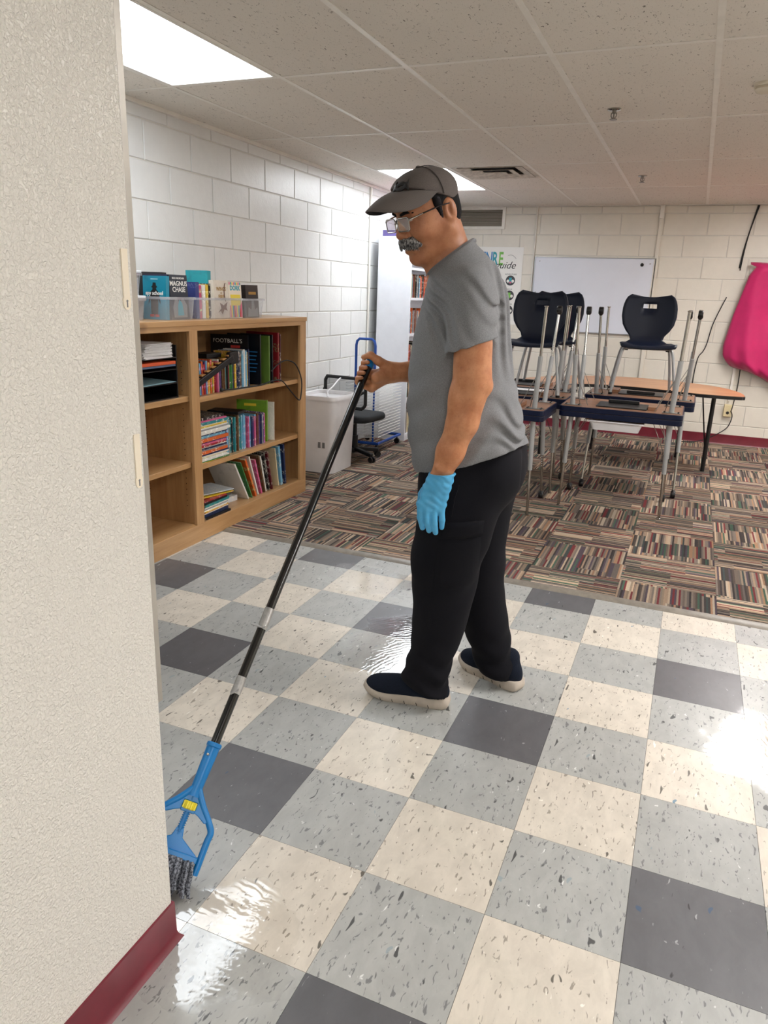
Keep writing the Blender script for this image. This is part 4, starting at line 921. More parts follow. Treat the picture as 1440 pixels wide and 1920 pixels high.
for j in range(M_):
    for i in range(N_): fs.append((j * (N_ + 1) + i, j * (N_ + 1) + i + 1, (j + 1) * (N_ + 1) + i + 1, (j + 1) * (N_ + 1) + i))
o = put('pink_cloth', mk_mesh('pink_cloth', vs, fs, pm('magenta_fabric', '#c01a60', .7, sheen=.3, var=.06, vscale=6, bump=.1, bscale=300), None, True, 0)); so = o.modifiers.new('thick', 'SOLIDIFY'); so.thickness = .004
tag(o, 'bright pink cloth draped over the wall screen at the right', 'cloth')

# ------------------------------------------------------------------ kidney table
M_LAM = wood('oak_laminate', '#b98861', '#a1714d', 0, .42, .8)
KZ = .69
outer = [(1.29, 4.705), (1.305, 4.735), (1.29, 4.95), (1.20, 5.22), (1.04, 5.42), (.70, 5.60), (.30, 5.64), (-.12, 5.42), (-.42, 5.02), (-.5, 4.75), (-.44, 4.66), (-.2, 4.64)]
inner = [(-.02, 4.72), (.12, 4.80), (.30, 4.83), (.50, 4.82), (.68, 4.77), (.86, 4.70), (1.05, 4.67), (1.25, 4.685)]
ko = [(v.x, v.y) for v in spline([(x, y, 0) for x, y in outer + inner], 5, True)]
cx_, cy_ = .4, 5.15
e = empty('kidney_table', (cx_, cy_, .006), 0, 'kidney-shaped activity table with pale oak top behind the desks', 'table')
ol = [(x - cx_, y - cy_) for x, y in ko]
MB().prism(ol, KZ - .032, KZ - .006).build('edge_band', M_BLKP, e, bevel=.004); MB().prism([(x * .994, y * .990) for x, y in ol], KZ - .03, KZ - .004).build('tabletop', M_LAM, e)
for x, y in ((1.09, 4.99), (.865, 5.50), (-.3, 4.95), (.1, 5.45)):
    l = MB(); l.tube([(x - cx_, y - cy_, 0), (x - cx_, y - cy_, KZ - .03)], .018, 12); l.build('leg', M_BLKP, e, smooth=True)
MB().tube([(1.09 - cx_ - .01, 4.99 - cy_, .2), (1.0 - cx_, 5.0 - cy_, KZ - .04)], .006, 6).build('brace', M_BLKP, e, smooth=True)

# ------------------------------------------------------------------ student desks: one upright, one upside down on top
M_NAVY = pm('navy_edge', '#0a1430', .42, var=.08, spec=.25); M_LEG = pm('grey_enamel_leg', '#a7a9aa', .35, .25, var=.04); M_UNDER = wood('brown_underside', '#96694a', '#7c5439', 0, .5); M_DTOP = wood('grey_laminate', '#b59a7e', '#a2886e', 0, .4)
M_PANEL = pm('black_steel_panel', '#2d2c2c', .4, .4, var=.1)
DW, DD, DH, TT = .77, .51, .664, .034
def make_desk():
    e = empty('student_desk')
    o1 = rounded(-DW / 2, DW / 2, -DD / 2, DD / 2, .035, 4)
    MB().prism(o1, DH - TT, DH).build('desktop', M_NAVY, e, bevel=.004)
    MB().prism([(x * .985, y * .98) for x, y in o1], DH - .002, DH + .0005).build('laminate', M_DTOP, e)
    MB().prism([(x * .98, y * .975) for x, y in o1], DH - TT - .0006, DH - TT + .002).build('underside', M_UNDER, e)
    zt = DH - TT
    for sx in (-1, 1):
        for sy in (-1, 1):
            a = Vector((sx * (DW / 2 - .075), sy * (DD / 2 - .085), zt)); back = sy > 0
            f = Vector((sx * (DW / 2 - .055), sy * (DD / 2 - .065) + (.085 if back else 0), .0 if not back else .05))
            mid = a.lerp(f, .52)
            l = MB().tube([a, mid], [.0165, .0145], 12).build('leg', M_LEG, e, smooth=True)
            tip = f + Vector((0, 0, .006)) if not back else f
            MB().tube([a.lerp(f, .46), tip], .0095, 10).build('leg_extension', M_CHROME, l, smooth=True)
            hol = MB()
            for k in range(5): p = mid.lerp(f, .05 + .06 * k); hol.lathe([(0, 0), (.003, 0), (.003, .0012), (0, .0012)], 6, (p.x, p.y - .0098, p.z), D3)
            if back: hol.build('adjustment_holes', M_WHITE, l)['kind'] = 'stuff'
            pl = MB().box(a.x - .055, a.x + .055, a.y - .032, a.y + .032, zt - .004, zt - .0007).build('mount_plate', M_STEELD, l, bevel=.001)
            bolt = MB()
            for bx in (-.042, .042):
                for by in (-.02, .02): bolt.lathe([(0, -.0075), (.005, -.0075), (.006, -.004), (0, -.004)], 6, (a.x + bx, a.y + by, zt))
            bolt.build('bolts', M_DARK, l)['kind'] = 'stuff'
            MB().tube([a + Vector((-sx * .10, 0, -.003)), a.lerp(f, .33) + Vector((-sx * .014, 0, .01)), a.lerp(f, .36) + Vector((-sx * .006, 0, 0)), a.lerp(f, .33) + Vector((-sx * .004, .012, .01)), a + Vector((-sx * .04, .06 * -sy, -.003))], .0026, 5).build('brace_wire', M_STEELD, l, smooth=True)
            if back:
                c = MB(); c.lathe([(0, -.016), (.024, -.016), (.027, -.012), (.027, .012), (.024, .016), (0, .016)], 14, (f.x, f.y + .008, .027), Matrix(((0, 0, 1), (1, 0, 0), (0, 1, 0)))); c.sphere((f.x, f.y + .004, .042), (.018, .022, .02), 10, 8); c.build('caster', M_BLKP, l, smooth=True)
            else: MB().lathe([(0, 0), (.014, 0), (.014, .004), (.009, .008), (0, .008)], 12, (f.x, f.y, 0)).build('foot_glide', M_CHROME, l, smooth=True)
    MB().box(-.16, .16, -.17, .09, zt - .008, zt - .001).build('book_box_panel', M_PANEL, e, bevel=.002)
    MB().box(-.10, .10, .03, .06, zt - .03, zt - .008).build('bag_hook', M_BLKP, e, bevel=.004)
    MB().box(-.22, -.165, -.15, .02, zt - .024, zt - .001).build('spacer_block', M_UNDER, e, bevel=.002)
    return e
dk0 = make_desk(); used = [False]
def desk(x, y, label, flip=False, rev=False, rz=0.0):
    o = dk0 if not used[0] else copy_tree(dk0); used[0] = True
    o.location = (x, y, 2 * DH + .007 if flip else .006)
    o.rotation_euler = (math.pi if flip else 0, 0, rz + (math.pi if rev else 0))
    tag(o, label, 'desk', 'upturned desks' if flip else 'upright desks'); return o
D = [(.49, 3.475, False, 'middle front'), (.555, 4.19, True, 'middle rear'), (-.315, 3.125, False, 'left front'), (-.285, 3.77, False, 'left rear')]
for x, y, rev, nm in D:
    desk(x, y, {'middle front': 'upright student desk with the white drawer under it, nearest the middle', 'middle rear': 'upright student desk in the second row beside the kidney table', 'left front': 'upright student desk right behind the man', 'left rear': 'upright student desk in the second row behind the man'}[nm], False, rev)
    # flipped about x: local y reverses, so the caster side needs a half turn to stay on the same side
    desk(x, y, {'middle front': 'upside-down student desk on the middle front desk, legs up', 'middle rear': 'upside-down student desk carrying the right navy chair, legs up', 'left front': 'upside-down student desk nearest the man\'s back, legs up', 'left rear': 'upside-down student desk carrying the left navy chairs, legs up'}[nm], True, not rev)
# drawer under the middle desk
e = empty('desk_drawer', (.475, 3.42, .006 + DH - TT - .072), 0, 'white plastic drawer tray under the middle front desk', 'drawer')
lo = rounded(-.145, .145, -.18, .17, .02); hi = rounded(-.165, .165, -.195, .19, .025); n = len(lo)
m = MB(); m._add([(x, y, 0) for x, y in lo] + [(x, y, .055) for x, y in hi], [tuple(range(n - 1, -1, -1))] + [(k, (k + 1) % n, n + (k + 1) % n, n + k) for k in range(n)]); m.build('body', M_WHITE, e, smooth=True, angle=45)
MB().prism(rounded(-.175, .175, -.205, .2, .025), .055, .062).build('rim', M_WHITE, e, bevel=.002)
# paper on the upturned left desk
o = MB().box(-.14, .14, -.05, .05, 0, .004).build('paper_sheet', M_PAPER, None, loc=(-.22, 3.62, .006 + DH + TT + .036)); tag(o, 'white card lying on the upturned desk behind the man', 'paper')

# ------------------------------------------------------------------ navy chairs standing on the upturned desks
M_SHELL = pm('navy_shell', '#0a1326', .45, var=.05, bump=.05, bscale=500, spec=.3)
def make_chair():
    e = empty('school_chair')           # faces local -y
    # one moulded shell: columns across, rows from the seat front edge up to the top of the back
    rows = [(-.20, .345, .185), (-.195, .36, .193), (-.17, .368, .197), (-.09, .362, .198), (.0, .358, .192), (.08, .360, .178), (.125, .368, .150), (.15, .388, .118), (.163, .42, .128), (.17, .455, .158), (.178, .50, .184), (.187, .56, .197), (.196, .62, .196), (.200, .652, .190), (.203, .678, .182), (.206, .702, .168), (.207, .715, .14)]
    NX = 16; vs = []; fs = []
    for r, (y, z, w) in enumerate(rows):
        for i in range(NX + 1):
            s = -1 + 2 * i / NX; dz = 0
            yy = y; zz = z
            if r < 6: zz += .012 * s * s * (1 if r > 1 else .3) - .01 * (1 - s * s)
            else: yy -= .035 * s * s * min(1, (r - 6) / 4)
            if r == len(rows) - 1: zz += .016 * s * s - .012
            vs.append((s * w, yy, zz))
    for r in range(len(rows) - 1):
        for i in range(NX):
            if r == 12 and 6 <= i <= 9: continue             # hand hole
            fs.append((r * (NX + 1) + i, r * (NX + 1) + i + 1, (r + 1) * (NX + 1) + i + 1, (r + 1) * (NX + 1) + i))
    o = put('shell', mk_mesh('shell', vs, fs, M_SHELL, None, True, 0), e); so = o.modifiers.new('thick', 'SOLIDIFY'); so.thickness = .008; so.offset = -1
    for sx in (-1, 1):
        side = MB(); side.tube(spline([(sx * .225, -.205, .009), (sx * .20, -.17, .18), (sx * .175, -.14, .315), (sx * .15, -.10, .338), (sx * .145, .0, .338), (sx * .15, .08, .338), (sx * .175, .12, .315), (sx * .20, .16, .18), (sx * .225, .205, .009)], 5), .0105, 8); side.build('leg_frame', M_LEG, e, smooth=True)
        for y in (-.205, .205): MB().lathe([(0, 0), (.014, 0), (.015, .014), (0, .02)], 10, (sx * .225, y, 0)).build('foot', M_BLKP, e, smooth=True)
        for y in (-.08, .06): MB().box(sx * .145 - .012, sx * .145 + .012, y - .012, y + .012, .318, .352).build('clip', M_BLKP, e)
    for y in (-.10, .08): MB().tube([(-.15, y, .336), (.15, y, .336)], .009, 8).build('cross_bar', M_LEG, e, smooth=True)
    return e
c0 = make_chair(); ZT = .006 + DH + TT + .0078
for o, x, y, rz, lab in ((c0, .545, 4.24, .12, 'navy plastic school chair standing alone on the right upturned desk'), (None, -.20, 3.74, .06, 'navy plastic school chair in front, on the upturned desk behind the man'), (None, -.145, 4.18, .06, 'navy plastic school chair half hidden behind the other one on the left')):
    o = o or copy_tree(c0); o.location = (x, y, ZT); o.rotation_euler = (0, 0, rz); tag(o, lab, 'chair', 'navy school chairs')
# support for the rear-left chair: a further stacked pair of desks
for fl in (False, True): desk(-.36, 4.335, 'upright student desk in the third row behind the man' if not fl else 'upside-down student desk in the third row under the rear chair', fl, fl)

# ------------------------------------------------------------------ adhesive strips on the near wall
M_STRIPV = pm('cream_plastic_strip', '#efe4d0', .5)
for k, (z1, z0_, ya) in enumerate(((1.431, 1.336, -.672), (1.128, 1.032, -.671))):
    e = empty('adhesive_strip', (0, ya, z0_), 0, ('upper' if k == 0 else 'lower') + ' cream adhesive mounting strip on the near wall', 'strip', 'strips on the near wall')
    h = z1 - z0_
    m = MB(); m.prism(rounded(.018, h, -.007, .007, .0012, 2), 0, .0022); o = m.build('pad', M_STRIPV, e); o.rotation_euler = (0, -math.pi / 2, 0); o.scale = (1, 1, -1); o.location = (0, 0, 0)
    out = [(.0185, -.0085), (.0185, .0085)] + [(.009 + .009 * math.sin(a) * -1, .0085 * math.cos(a)) for a in np.linspace(0, math.pi, 9)]
    m = MB(); m.prism(out, 0, .0018); o = m.build('pull_tab', M_STRIPV, e); o.rotation_euler = (0, -math.pi / 2, 0); o.scale = (1, 1, -1)
    a_ = MB(); a_.box(.0018, .0024, -.0012, .0012, .004, .014); a_._add([(.0022, -.0035, .0135), (.0022, .0035, .0135), (.0022, 0, .0165)], [(0, 1, 2)]); a_.build('arrow_mark', INK['grey'], e)
# ------------------------------------------------------------------ the man: smooth-blended volumes turned into one skin
class Field:
    def __init__(s, lo, hi, h):
        s.lo = np.array(lo, float); s.h = h; s.n = np.ceil((np.array(hi) - s.lo) / h).astype(int) + 1
        s.F = np.full(s.n, 0.5, np.float32)
    def _sl(s, lo, hi):
        a = np.clip(np.floor((np.array(lo) - s.lo) / s.h).astype(int), 0, s.n - 1); b = np.clip(np.ceil((np.array(hi) - s.lo) / s.h).astype(int) + 1, 1, s.n)
        return a, b
    def grid(s, a, b):
        ax = [(s.lo[i] + s.h * np.arange(a[i], b[i])).astype(np.float32) for i in range(3)]
        return ax[0][:, None, None], ax[1][None, :, None], ax[2][None, None, :]
    def op(s, fn, lo, hi, k=.01, mode='add'):
        m = k + 3 * s.h; a, b = s._sl(np.array(lo) - m, np.array(hi) + m)
        if np.any(b <= a): return
        X, Y, Z = s.grid(a, b); d = fn(X, Y, Z).astype(np.float32); S = s.F[a[0]:b[0], a[1]:b[1], a[2]:b[2]]
        if mode == 'add':
            h = np.clip(.5 + .5 * (d - S) / k, 0, 1); S[...] = d + (S - d) * h - k * h * (1 - h)
        elif mode == 'sub':
            d = -d; h = np.clip(.5 - .5 * (d - S) / k, 0, 1); S[...] = d + (S - d) * h + k * h * (1 - h)
        elif mode == 'disp': S[...] = S + d
        else:
            S[...] = np.maximum(S, d)
    def extract(s):
        F = s.F; ins = F < 0; n = F.shape
        c = np.zeros(tuple(np.array(n) - 1), np.int8)
        for dx in (0, 1):
            for dy in (0, 1):
                for dz in (0, 1): c += ins[dx:n[0] - 1 + dx, dy:n[1] - 1 + dy, dz:n[2] - 1 + dz]
        act = np.argwhere((c > 0) & (c < 8)); idx = np.full(c.shape, -1, np.int32); idx[tuple(act.T)] = np.arange(len(act))
        acc = np.zeros((len(act), 3)); cnt = np.zeros(len(act))
        cor = [(x, y, z) for x in (0, 1) for y in (0, 1) for z in (0, 1)]
        V = {q: F[act[:, 0] + q[0], act[:, 1] + q[1], act[:, 2] + q[2]].astype(float) for q in cor}
        for q in cor:
            for ax in range(3):
                if q[ax]: continue
                r = list(q); r[ax] = 1; r = tuple(r); f0, f1 = V[q], V[r]; m = (f0 < 0) != (f1 < 0)
                t = np.where(m, f0 / np.where(m, f0 - f1, 1), 0); p = np.tile(np.array(q, float), (len(act), 1)); p[:, ax] = t
                acc[m] += p[m]; cnt[m] += 1
        vs = s.lo + s.h * (act + acc / cnt[:, None])
        fs = []
        for ax in range(3):
            o1, o2 = (ax + 1) % 3, (ax + 2) % 3
            sl0 = [slice(None)] * 3; sl1 = [slice(None)] * 3; sl0[ax] = slice(0, n[ax] - 1); sl1[ax] = slice(1, n[ax])
            e = np.argwhere(ins[tuple(sl0)] != ins[tuple(sl1)])
            e = e[(e[:, o1] > 0) & (e[:, o2] > 0) & (e[:, o1] < n[o1] - 1) & (e[:, o2] < n[o2] - 1)]
            def cell(a, b):
                q = e.copy(); q[:, o1] -= a; q[:, o2] -= b; return idx[q[:, 0], q[:, 1], q[:, 2]]
            quad = np.stack([cell(1, 1), cell(0, 1), cell(0, 0), cell(1, 0)], 1)
            fl = ins[e[:, 0], e[:, 1], e[:, 2]]; quad[~fl] = quad[~fl][:, ::-1]; fs.append(quad)
        fs = np.concatenate(fs); fs = fs[(fs >= 0).all(1)]
        return vs, fs
def field_mesh(name, F, mats, smooth_iter=0, col=None):
    vs, fs = F.extract()
    if smooth_iter:
        e = np.concatenate([fs[:, [0, 1]], fs[:, [1, 2]], fs[:, [2, 3]], fs[:, [3, 0]]])
        for _ in range(smooth_iter):
            a = np.zeros_like(vs); c = np.zeros(len(vs)); np.add.at(a, e[:, 0], vs[e[:, 1]]); np.add.at(c, e[:, 0], 1); np.add.at(a, e[:, 1], vs[e[:, 0]]); np.add.at(c, e[:, 1], 1)
            vs = vs + .5 * (a / np.maximum(c, 1)[:, None] - vs)
    me = bpy.data.meshes.new(name); me.vertices.add(len(vs)); me.vertices.foreach_set('co', vs.ravel())
    me.loops.add(fs.size); me.loops.foreach_set('vertex_index', fs.ravel().astype(np.int32)); me.polygons.add(len(fs))
    me.polygons.foreach_set('loop_start', np.arange(0, fs.size, 4, dtype=np.int32)); me.polygons.foreach_set('loop_total', np.full(len(fs), 4, np.int32))
    me.update(calc_edges=True); me.validate()
    for m in (mats if isinstance(mats, list) else [mats]): me.materials.append(m)
    me.polygons.foreach_set('use_smooth', [True] * len(me.polygons))
    return me
def cone(a, b, r1, r2):
    a = np.array(a, float); b = np.array(b, float); ba = b - a; L2 = ba @ ba
    def fn(X, Y, Z):
        px, py, pz = X - a[0], Y - a[1], Z - a[2]; t = np.clip((px * ba[0] + py * ba[1] + pz * ba[2]) / L2, 0, 1)
        return np.sqrt((px - t * ba[0]) ** 2 + (py - t * ba[1]) ** 2 + (pz - t * ba[2]) ** 2) - (r1 + (r2 - r1) * t)
    R = max(r1, r2); return fn, np.minimum(a, b) - R, np.maximum(a, b) + R
def ell(c, r, R=None):
    c = np.array(c, float); r = np.array(r, float); R = np.eye(3) if R is None else np.array(R)
    def fn(X, Y, Z):
        x, y, z = X - c[0], Y - c[1], Z - c[2]
        q = [(R[i][0] * x + R[i][1] * y + R[i][2] * z) for i in range(3)]
        k0 = np.sqrt(sum((q[i] / r[i]) ** 2 for i in range(3))); k1 = np.sqrt(sum((q[i] / r[i] ** 2) ** 2 for i in range(3)))
        return k0 * (k0 - 1) / np.maximum(k1, 1e-6)
    m = max(r); return fn, c - m, c + m
def stack(z, cx, cy, rx, ry, p=2.0):
    """solid of stacked ellipses along z"""
    z, cx, cy, rx, ry = [np.array(v, float) for v in (z, cx, cy, rx, ry)]
    o = np.argsort(z); z, cx, cy, rx, ry = z[o], cx[o], cy[o], rx[o], ry[o]
    def sm(Z, v):
        zz = Z.ravel(); w = .018
        return (np.interp(zz - w, z, v) + 2 * np.interp(zz, z, v) + np.interp(zz + w, z, v)).reshape(Z.shape) / 4
    def fn(X, Y, Z):
        a, b, c, d = sm(Z, cx), sm(Z, cy), sm(Z, rx), sm(Z, ry)
        q = (np.abs((X - a) / c) ** p + np.abs((Y - b) / d) ** p) ** (1 / p)
        f = (q - 1) * np.minimum(c, d)
        return np.maximum(f, np.maximum(z[0] - Z, Z - z[-1]))
    R = max(rx.max(), ry.max())
    return fn, np.array([(cx - rx).min(), (cy - ry).min(), z[0]]), np.array([(cx + rx).max(), (cy + ry).max(), z[-1]])

# person frame: x to screen right, y away from the camera, z up, origin on the floor between the feet
person = empty('person', (.25, .62, 0), math.atan2(.26323186, .9647326), 'man in grey T-shirt, dark cargo trousers and grey cap leaning on a mop', 'person')

# --- materials
def skin_mat():
    t = NT('skin'); o = t.obj(); n1 = t.noise(o, 28, 4, .6); n2 = t.noise(o, 140, 3, .6); sp = t.n('ShaderNodeSeparateXYZ'); t.put(sp.inputs[0], o)
    c = t.mix(t.smooth(n1, .3, .7), lin('#b4754f'), lin('#c88c64')); c = t.mix(t.math('MULTIPLY', t.smooth(n2, .55, .75), .25), c, lin('#7e4a33'))
    face = t.smooth(sp.outputs[2], 1.40, 1.47); c = t.mix(t.math('MULTIPLY', face, .35), c, lin('#7d4a35'))
    t.set(Base_Color=c, Roughness=.48, Subsurface_Weight=.12, Subsurface_Radius=(.012, .005, .003), Normal=t.bump(t.math('ADD', t.noise(o, 330, 2), t.math('MULTIPLY', n2, .8)), .22, .0012))
    t.b.inputs['Subsurface Scale'].default_value = .5
    return t.m
M_SKIN = skin_mat()
def knit(name, a, b, bump=.25):
    t = NT(name); o = t.obj(); n = t.noise(t.mapping(o, (1, 1, 3)), 330, 3, .7); n2 = t.noise(o, 9, 3)
    t.set(Base_Color=t.mix(t.smooth(n, .3, .7), lin(a), lin(b)), Roughness=.9, Specular_IOR_Level=.2, Normal=t.bump(n, bump, .001)); return t.m
M_SHIRT = knit('heather_grey_cotton', '#6c6d70', '#8b8c8f'); M_PANTS = knit('black_navy_fleece', '#0c0c11', '#13131a', .2)
M_GLOVE = pm('blue_nitrile', '#4fa8d8', .42, var=.08, vscale=40, bump=.25, bscale=90)
M_CAP = knit('grey_cap_twill', '#57504e', '#655e5b', .15); M_CAPL = pm('cap_black_emblem', '#1b1718', .5); M_UVIS = pm('visor_underside', '#1a1818', .8)
M_HAIR = pm('dark_hair', '#131214', .85, spec=.2, var=.6, vscale=60, bump=.8, bscale=220, stretch=(1, 1, .3)); M_GREYH = NT('salt_and_pepper')
def _gh():
    t = M_GREYH; n = t.noise(t.mapping(t.obj(), (1, 1, .35)), 260, 3, .7); t.set(Base_Color=t.mix(t.smooth(n, .42, .6), lin('#2a282a'), lin('#a09d9c')), Roughness=.6, Normal=t.bump(n, .9, .003)); return t.m
M_GREYH = _gh(); M_SIDEB = pm('greying_sideburn', '#2c2a2e', .9, spec=.15, var=.7, vscale=170, bump=.7, bscale=240)

# --- head frame
YAW, PIT = math.radians(38), math.radians(20)
hf = np.array([-math.cos(YAW) * math.cos(PIT), -math.sin(YAW) * math.cos(PIT), -math.sin(PIT)])
hl = np.array([math.sin(YAW), -math.cos(YAW), 0.0]); hu = np.cross(hf, hl); HO = np.array([-.171, -.03, 1.617])
HR = np.stack([hf, hl, hu])                         # rows: head axes in body frame
H = lambda x, y, z: HO + x * hf + y * hl + z * hu
HM = Matrix(((hf[0], hl[0], hu[0], HO[0]), (hf[1], hl[1], hu[1], HO[1]), (hf[2], hl[2], hu[2], HO[2]), (0, 0, 0, 1)))
def hel(c, r): return ell(H(*c), r, HR)
def hco(a, b, r1, r2): return cone(H(*a), H(*b), r1, r2)
def cranium(F, g=0.0, k=.03):
    F.op(*hel((.006, 0, .034), (.092 + g, .075 + g, .078 + g)), k)
def build_head(F):
    cranium(F)
    F.op(*hel((.052, 0, -.032), (.062, .060, .092)), .03)
    F.op(*hel((.060, 0, .03), (.055, .062, .05)), .02)
    for s in (-1, 1):
        F.op(*hco((.0, s * .057, -.05), (.078, s * .014, -.112), .026, .021), .02)
        F.op(*hel((.080, s * .038, -.036), (.026, .026, .026)), .02)
        F.op(*hel((.03, s * .05, -.02), (.05, .022, .05)), .02)
    F.op(*hel((.086, 0, -.113), (.024, .026, .022)), .015)
    F.op(*hel((.100, 0, .022), (.014, .050, .013)), .014)
    for s in (-1, 1): F.op(*hel((.118, s * .034, .002), (.020, .018, .014)), .010, 'sub')
    for s in (-1, 1):
        F.op(*hel((.0925, s * .033, .001), (.0135, .0145, .0125)), .004)
        F.op(*hco((.103, s * .016, -.012), (.092, s * .044, -.010), .004, .004), .008)
    F.op(*hco((.106, 0, .014), (.126, 0, -.034), .0095, .0135), .012)
    F.op(*hel((.126, 0, -.038), (.012, .0125, .0105)), .006)
    for s in (-1, 1): F.op(*hel((.115, s * .0155, -.041), (.011, .009, .009)), .005)
    for s in (-1, 1): F.op(*hel((.122, s * .008, -.050), (.005, .0045, .004)), .003, 'sub')
    F.op(*hel((.100, 0, -.068), (.020, .032, .016)), .015)
    F.op(*hco((.105, -.018, -.0885), (.105, .018, -.0885), .0085, .0085), .007)
    F.op(*hco((.119, -.022, -.0785), (.119, .022, -.0785), .0050, .0050), .004, 'sub')
    for s in (-1, 1):
        F.op(*hco((.106, s * .020, -.077), (.094, s * .036, -.070), .0035, .003), .006, 'sub')
        F.op(*hco((.113, s * .025, -.040), (.088, s * .047, -.088), .0030, .0025), .008, 'sub')
    for s in (-1, 1):     # ears
        F.op(*hel((-.010, s * .079, -.006), (.021, .010, .034)), .008)
        F.op(*hel((-.005, s * .089, -.004), (.0125, .009, .022)), .004, 'sub')
        F.op(*hel((-.012, s * .085, -.002), (.005, .004, .016)), .004)
        F.op(*hel((.008, s * .080, -.010), (.006, .005, .009)), .005)
    # neck
    F.op(*cone(H(-.018, 0, -.05), (-.092, .0, 1.44), .062, .068), .03)
    F.op(*cone(H(.045, 0, -.10), (-.125, -.005, 1.44), .032, .045), .03)

POLE_T = np.array([-.357, .06, 1.157]); POLE_D = np.array([-.1828, -.6857, -.7046]); PR = .0125
def build_right_hand(F, dr=0.0):
    a = -POLE_D; G = POLE_T + POLE_D * .052; w = np.array([1.0, .25, -.05]); w = w - a * (w @ a); w /= np.linalg.norm(w); n = np.cross(a, w)
    if n[1] < 0: n = -n                              # n points away from the camera
    rad = PR + .0085
    def pt(u, ang, rr=rad): return G + a * u + (w * math.cos(ang) + n * math.sin(ang)) * rr
    wrist = np.array([-.288, .085, 1.122])
    for i, u in enumerate((.034, .012, -.010, -.031)):
        r0 = (.0098, .0100, .0096, .0086)[i]
        A = [pt(u, math.radians(35), rad + .020), pt(u, math.radians(85), rad + .008), pt(u, math.radians(140), rad + .003), pt(u, math.radians(200), rad), pt(u - .002, math.radians(255), rad - .001)]
        for q in range(4): F.op(*cone(A[q], A[q + 1], r0 - q * .0006 + dr, r0 - (q + 1) * .0006 + dr), .004)
        F.op(*cone(wrist + a * (u * .45), A[0], .017 + dr, .0125 + dr), .012)
    th = [wrist + a * .018 + np.array([-.012, -.022, .006]), pt(.050, math.radians(-40), rad + .012), pt(.058, math.radians(-100), rad + .006), pt(.055, math.radians(-165), rad + .006)]
    for q, (r1, r2) in enumerate(((.0175, .0145), (.0135, .0115), (.0112, .0088))): F.op(*cone(th[q], th[q + 1], r1 + dr, r2 + dr), .008)
    F.op(*cone(wrist, pt(-.008, math.radians(-15), rad + .018), .026, .018), .015)
    return wrist

LW = np.array([-.088, -.222, .862])
LF = [((-.146, -.232, .757), (-.145, -.236, .722), (-.137, -.228, .687), .0105), ((-.126, -.236, .752), (-.123, -.242, .712), (-.116, -.232, .681), .0108), ((-.104, -.236, .749), (-.101, -.242, .706), (-.096, -.232, .676), .0106), ((-.082, -.231, .751), (-.078, -.236, .718), (-.078, -.228, .692), .0096)]
def build_left_hand(F, dr=0.0):
    for k, m, t, r in LF:
        kk = np.array(k)
        F.op(*cone(LW + (kk - LW) * .15 + np.array([(kk[0] + .112) * .35, 0, 0]), kk, .021 + dr, .0125 + dr), .012)
        F.op(*cone(k, m, r + .0008 + dr, r + dr), .003); F.op(*cone(m, t, r + dr, r - .0018 + dr), .003)
    F.op(*ell((-.108, -.226, .795), (.036 + dr, .019 + dr, .052 + dr)), .012)
    th = [np.array(p) for p in ((-.112, -.205, .825), (-.143, -.190, .785), (-.150, -.188, .752), (-.146, -.192, .722))]
    for q, (r1, r2) in enumerate(((.02, .0155), (.0145, .0125), (.012, .0098))): F.op(*cone(th[q], th[q + 1], r1 + dr, r2 + dr), .006)

Fb = Field((-.46, -.31, .63), (.24, .36, 1.78), .0034)
build_head(Fb)
# trunk (under the shirt) and arms, all one skin
Fb.op(*cone((-.085, 0, 1.42), (-.04, 0, 1.15), .085, .12), .03); Fb.op(*cone((-.04, 0, 1.15), (-.01, 0, .92), .12, .13), .03)
LS, LE = (-.030, -.150, 1.365), (-.016, -.222, 1.165)
Fb.op(*cone((-.06, -.05, 1.37), (-.030, -.14, 1.365), .04, .04), .012); Fb.op(*cone((-.05, .05, 1.37), (-.0, .14, 1.36), .04, .04), .012)
Fb.op(*cone(LS, LE, .036, .050), .012); Fb.op(*cone((-.02, -.222, 1.245), (-.018, -.222, 1.17), .055, .055), .012)
Fb.op(*cone((-.014, -.222, 1.13), (-.036, -.224, 1.02), .052, .045), .02); Fb.op(*cone((-.036, -.224, 1.02), (-.066, -.224, .93), .045, .040), .02); Fb.op(*cone((-.066, -.224, .93), LW, .040, .031), .02)
Fb.op(*ell((.022, -.226, 1.128), (.022, .020, .024)), .015); Fb.op(*ell((-.004, -.262, 1.135), (.012, .008, .016)), .012); Fb.op(*ell((-.062, -.235, 1.09), (.02, .03, .05)), .02)
Fb.op(*cone((-.10, -.248, .885), (-.075, -.250, .88), .009, .009), .012)
build_left_hand(Fb, -.0025)
RW = build_right_hand(Fb)
Fb.op(*cone((0, .14, 1.36), (.02, .24, 1.14), .036, .048), .012); Fb.op(*cone((.02, .24, 1.14), (-.15, .165, 1.128), .046, .043), .02); Fb.op(*cone((-.15, .165, 1.128), RW, .043, .030), .02)
body = put('body', field_mesh('body', Fb, M_SKIN, 1), person); del Fb

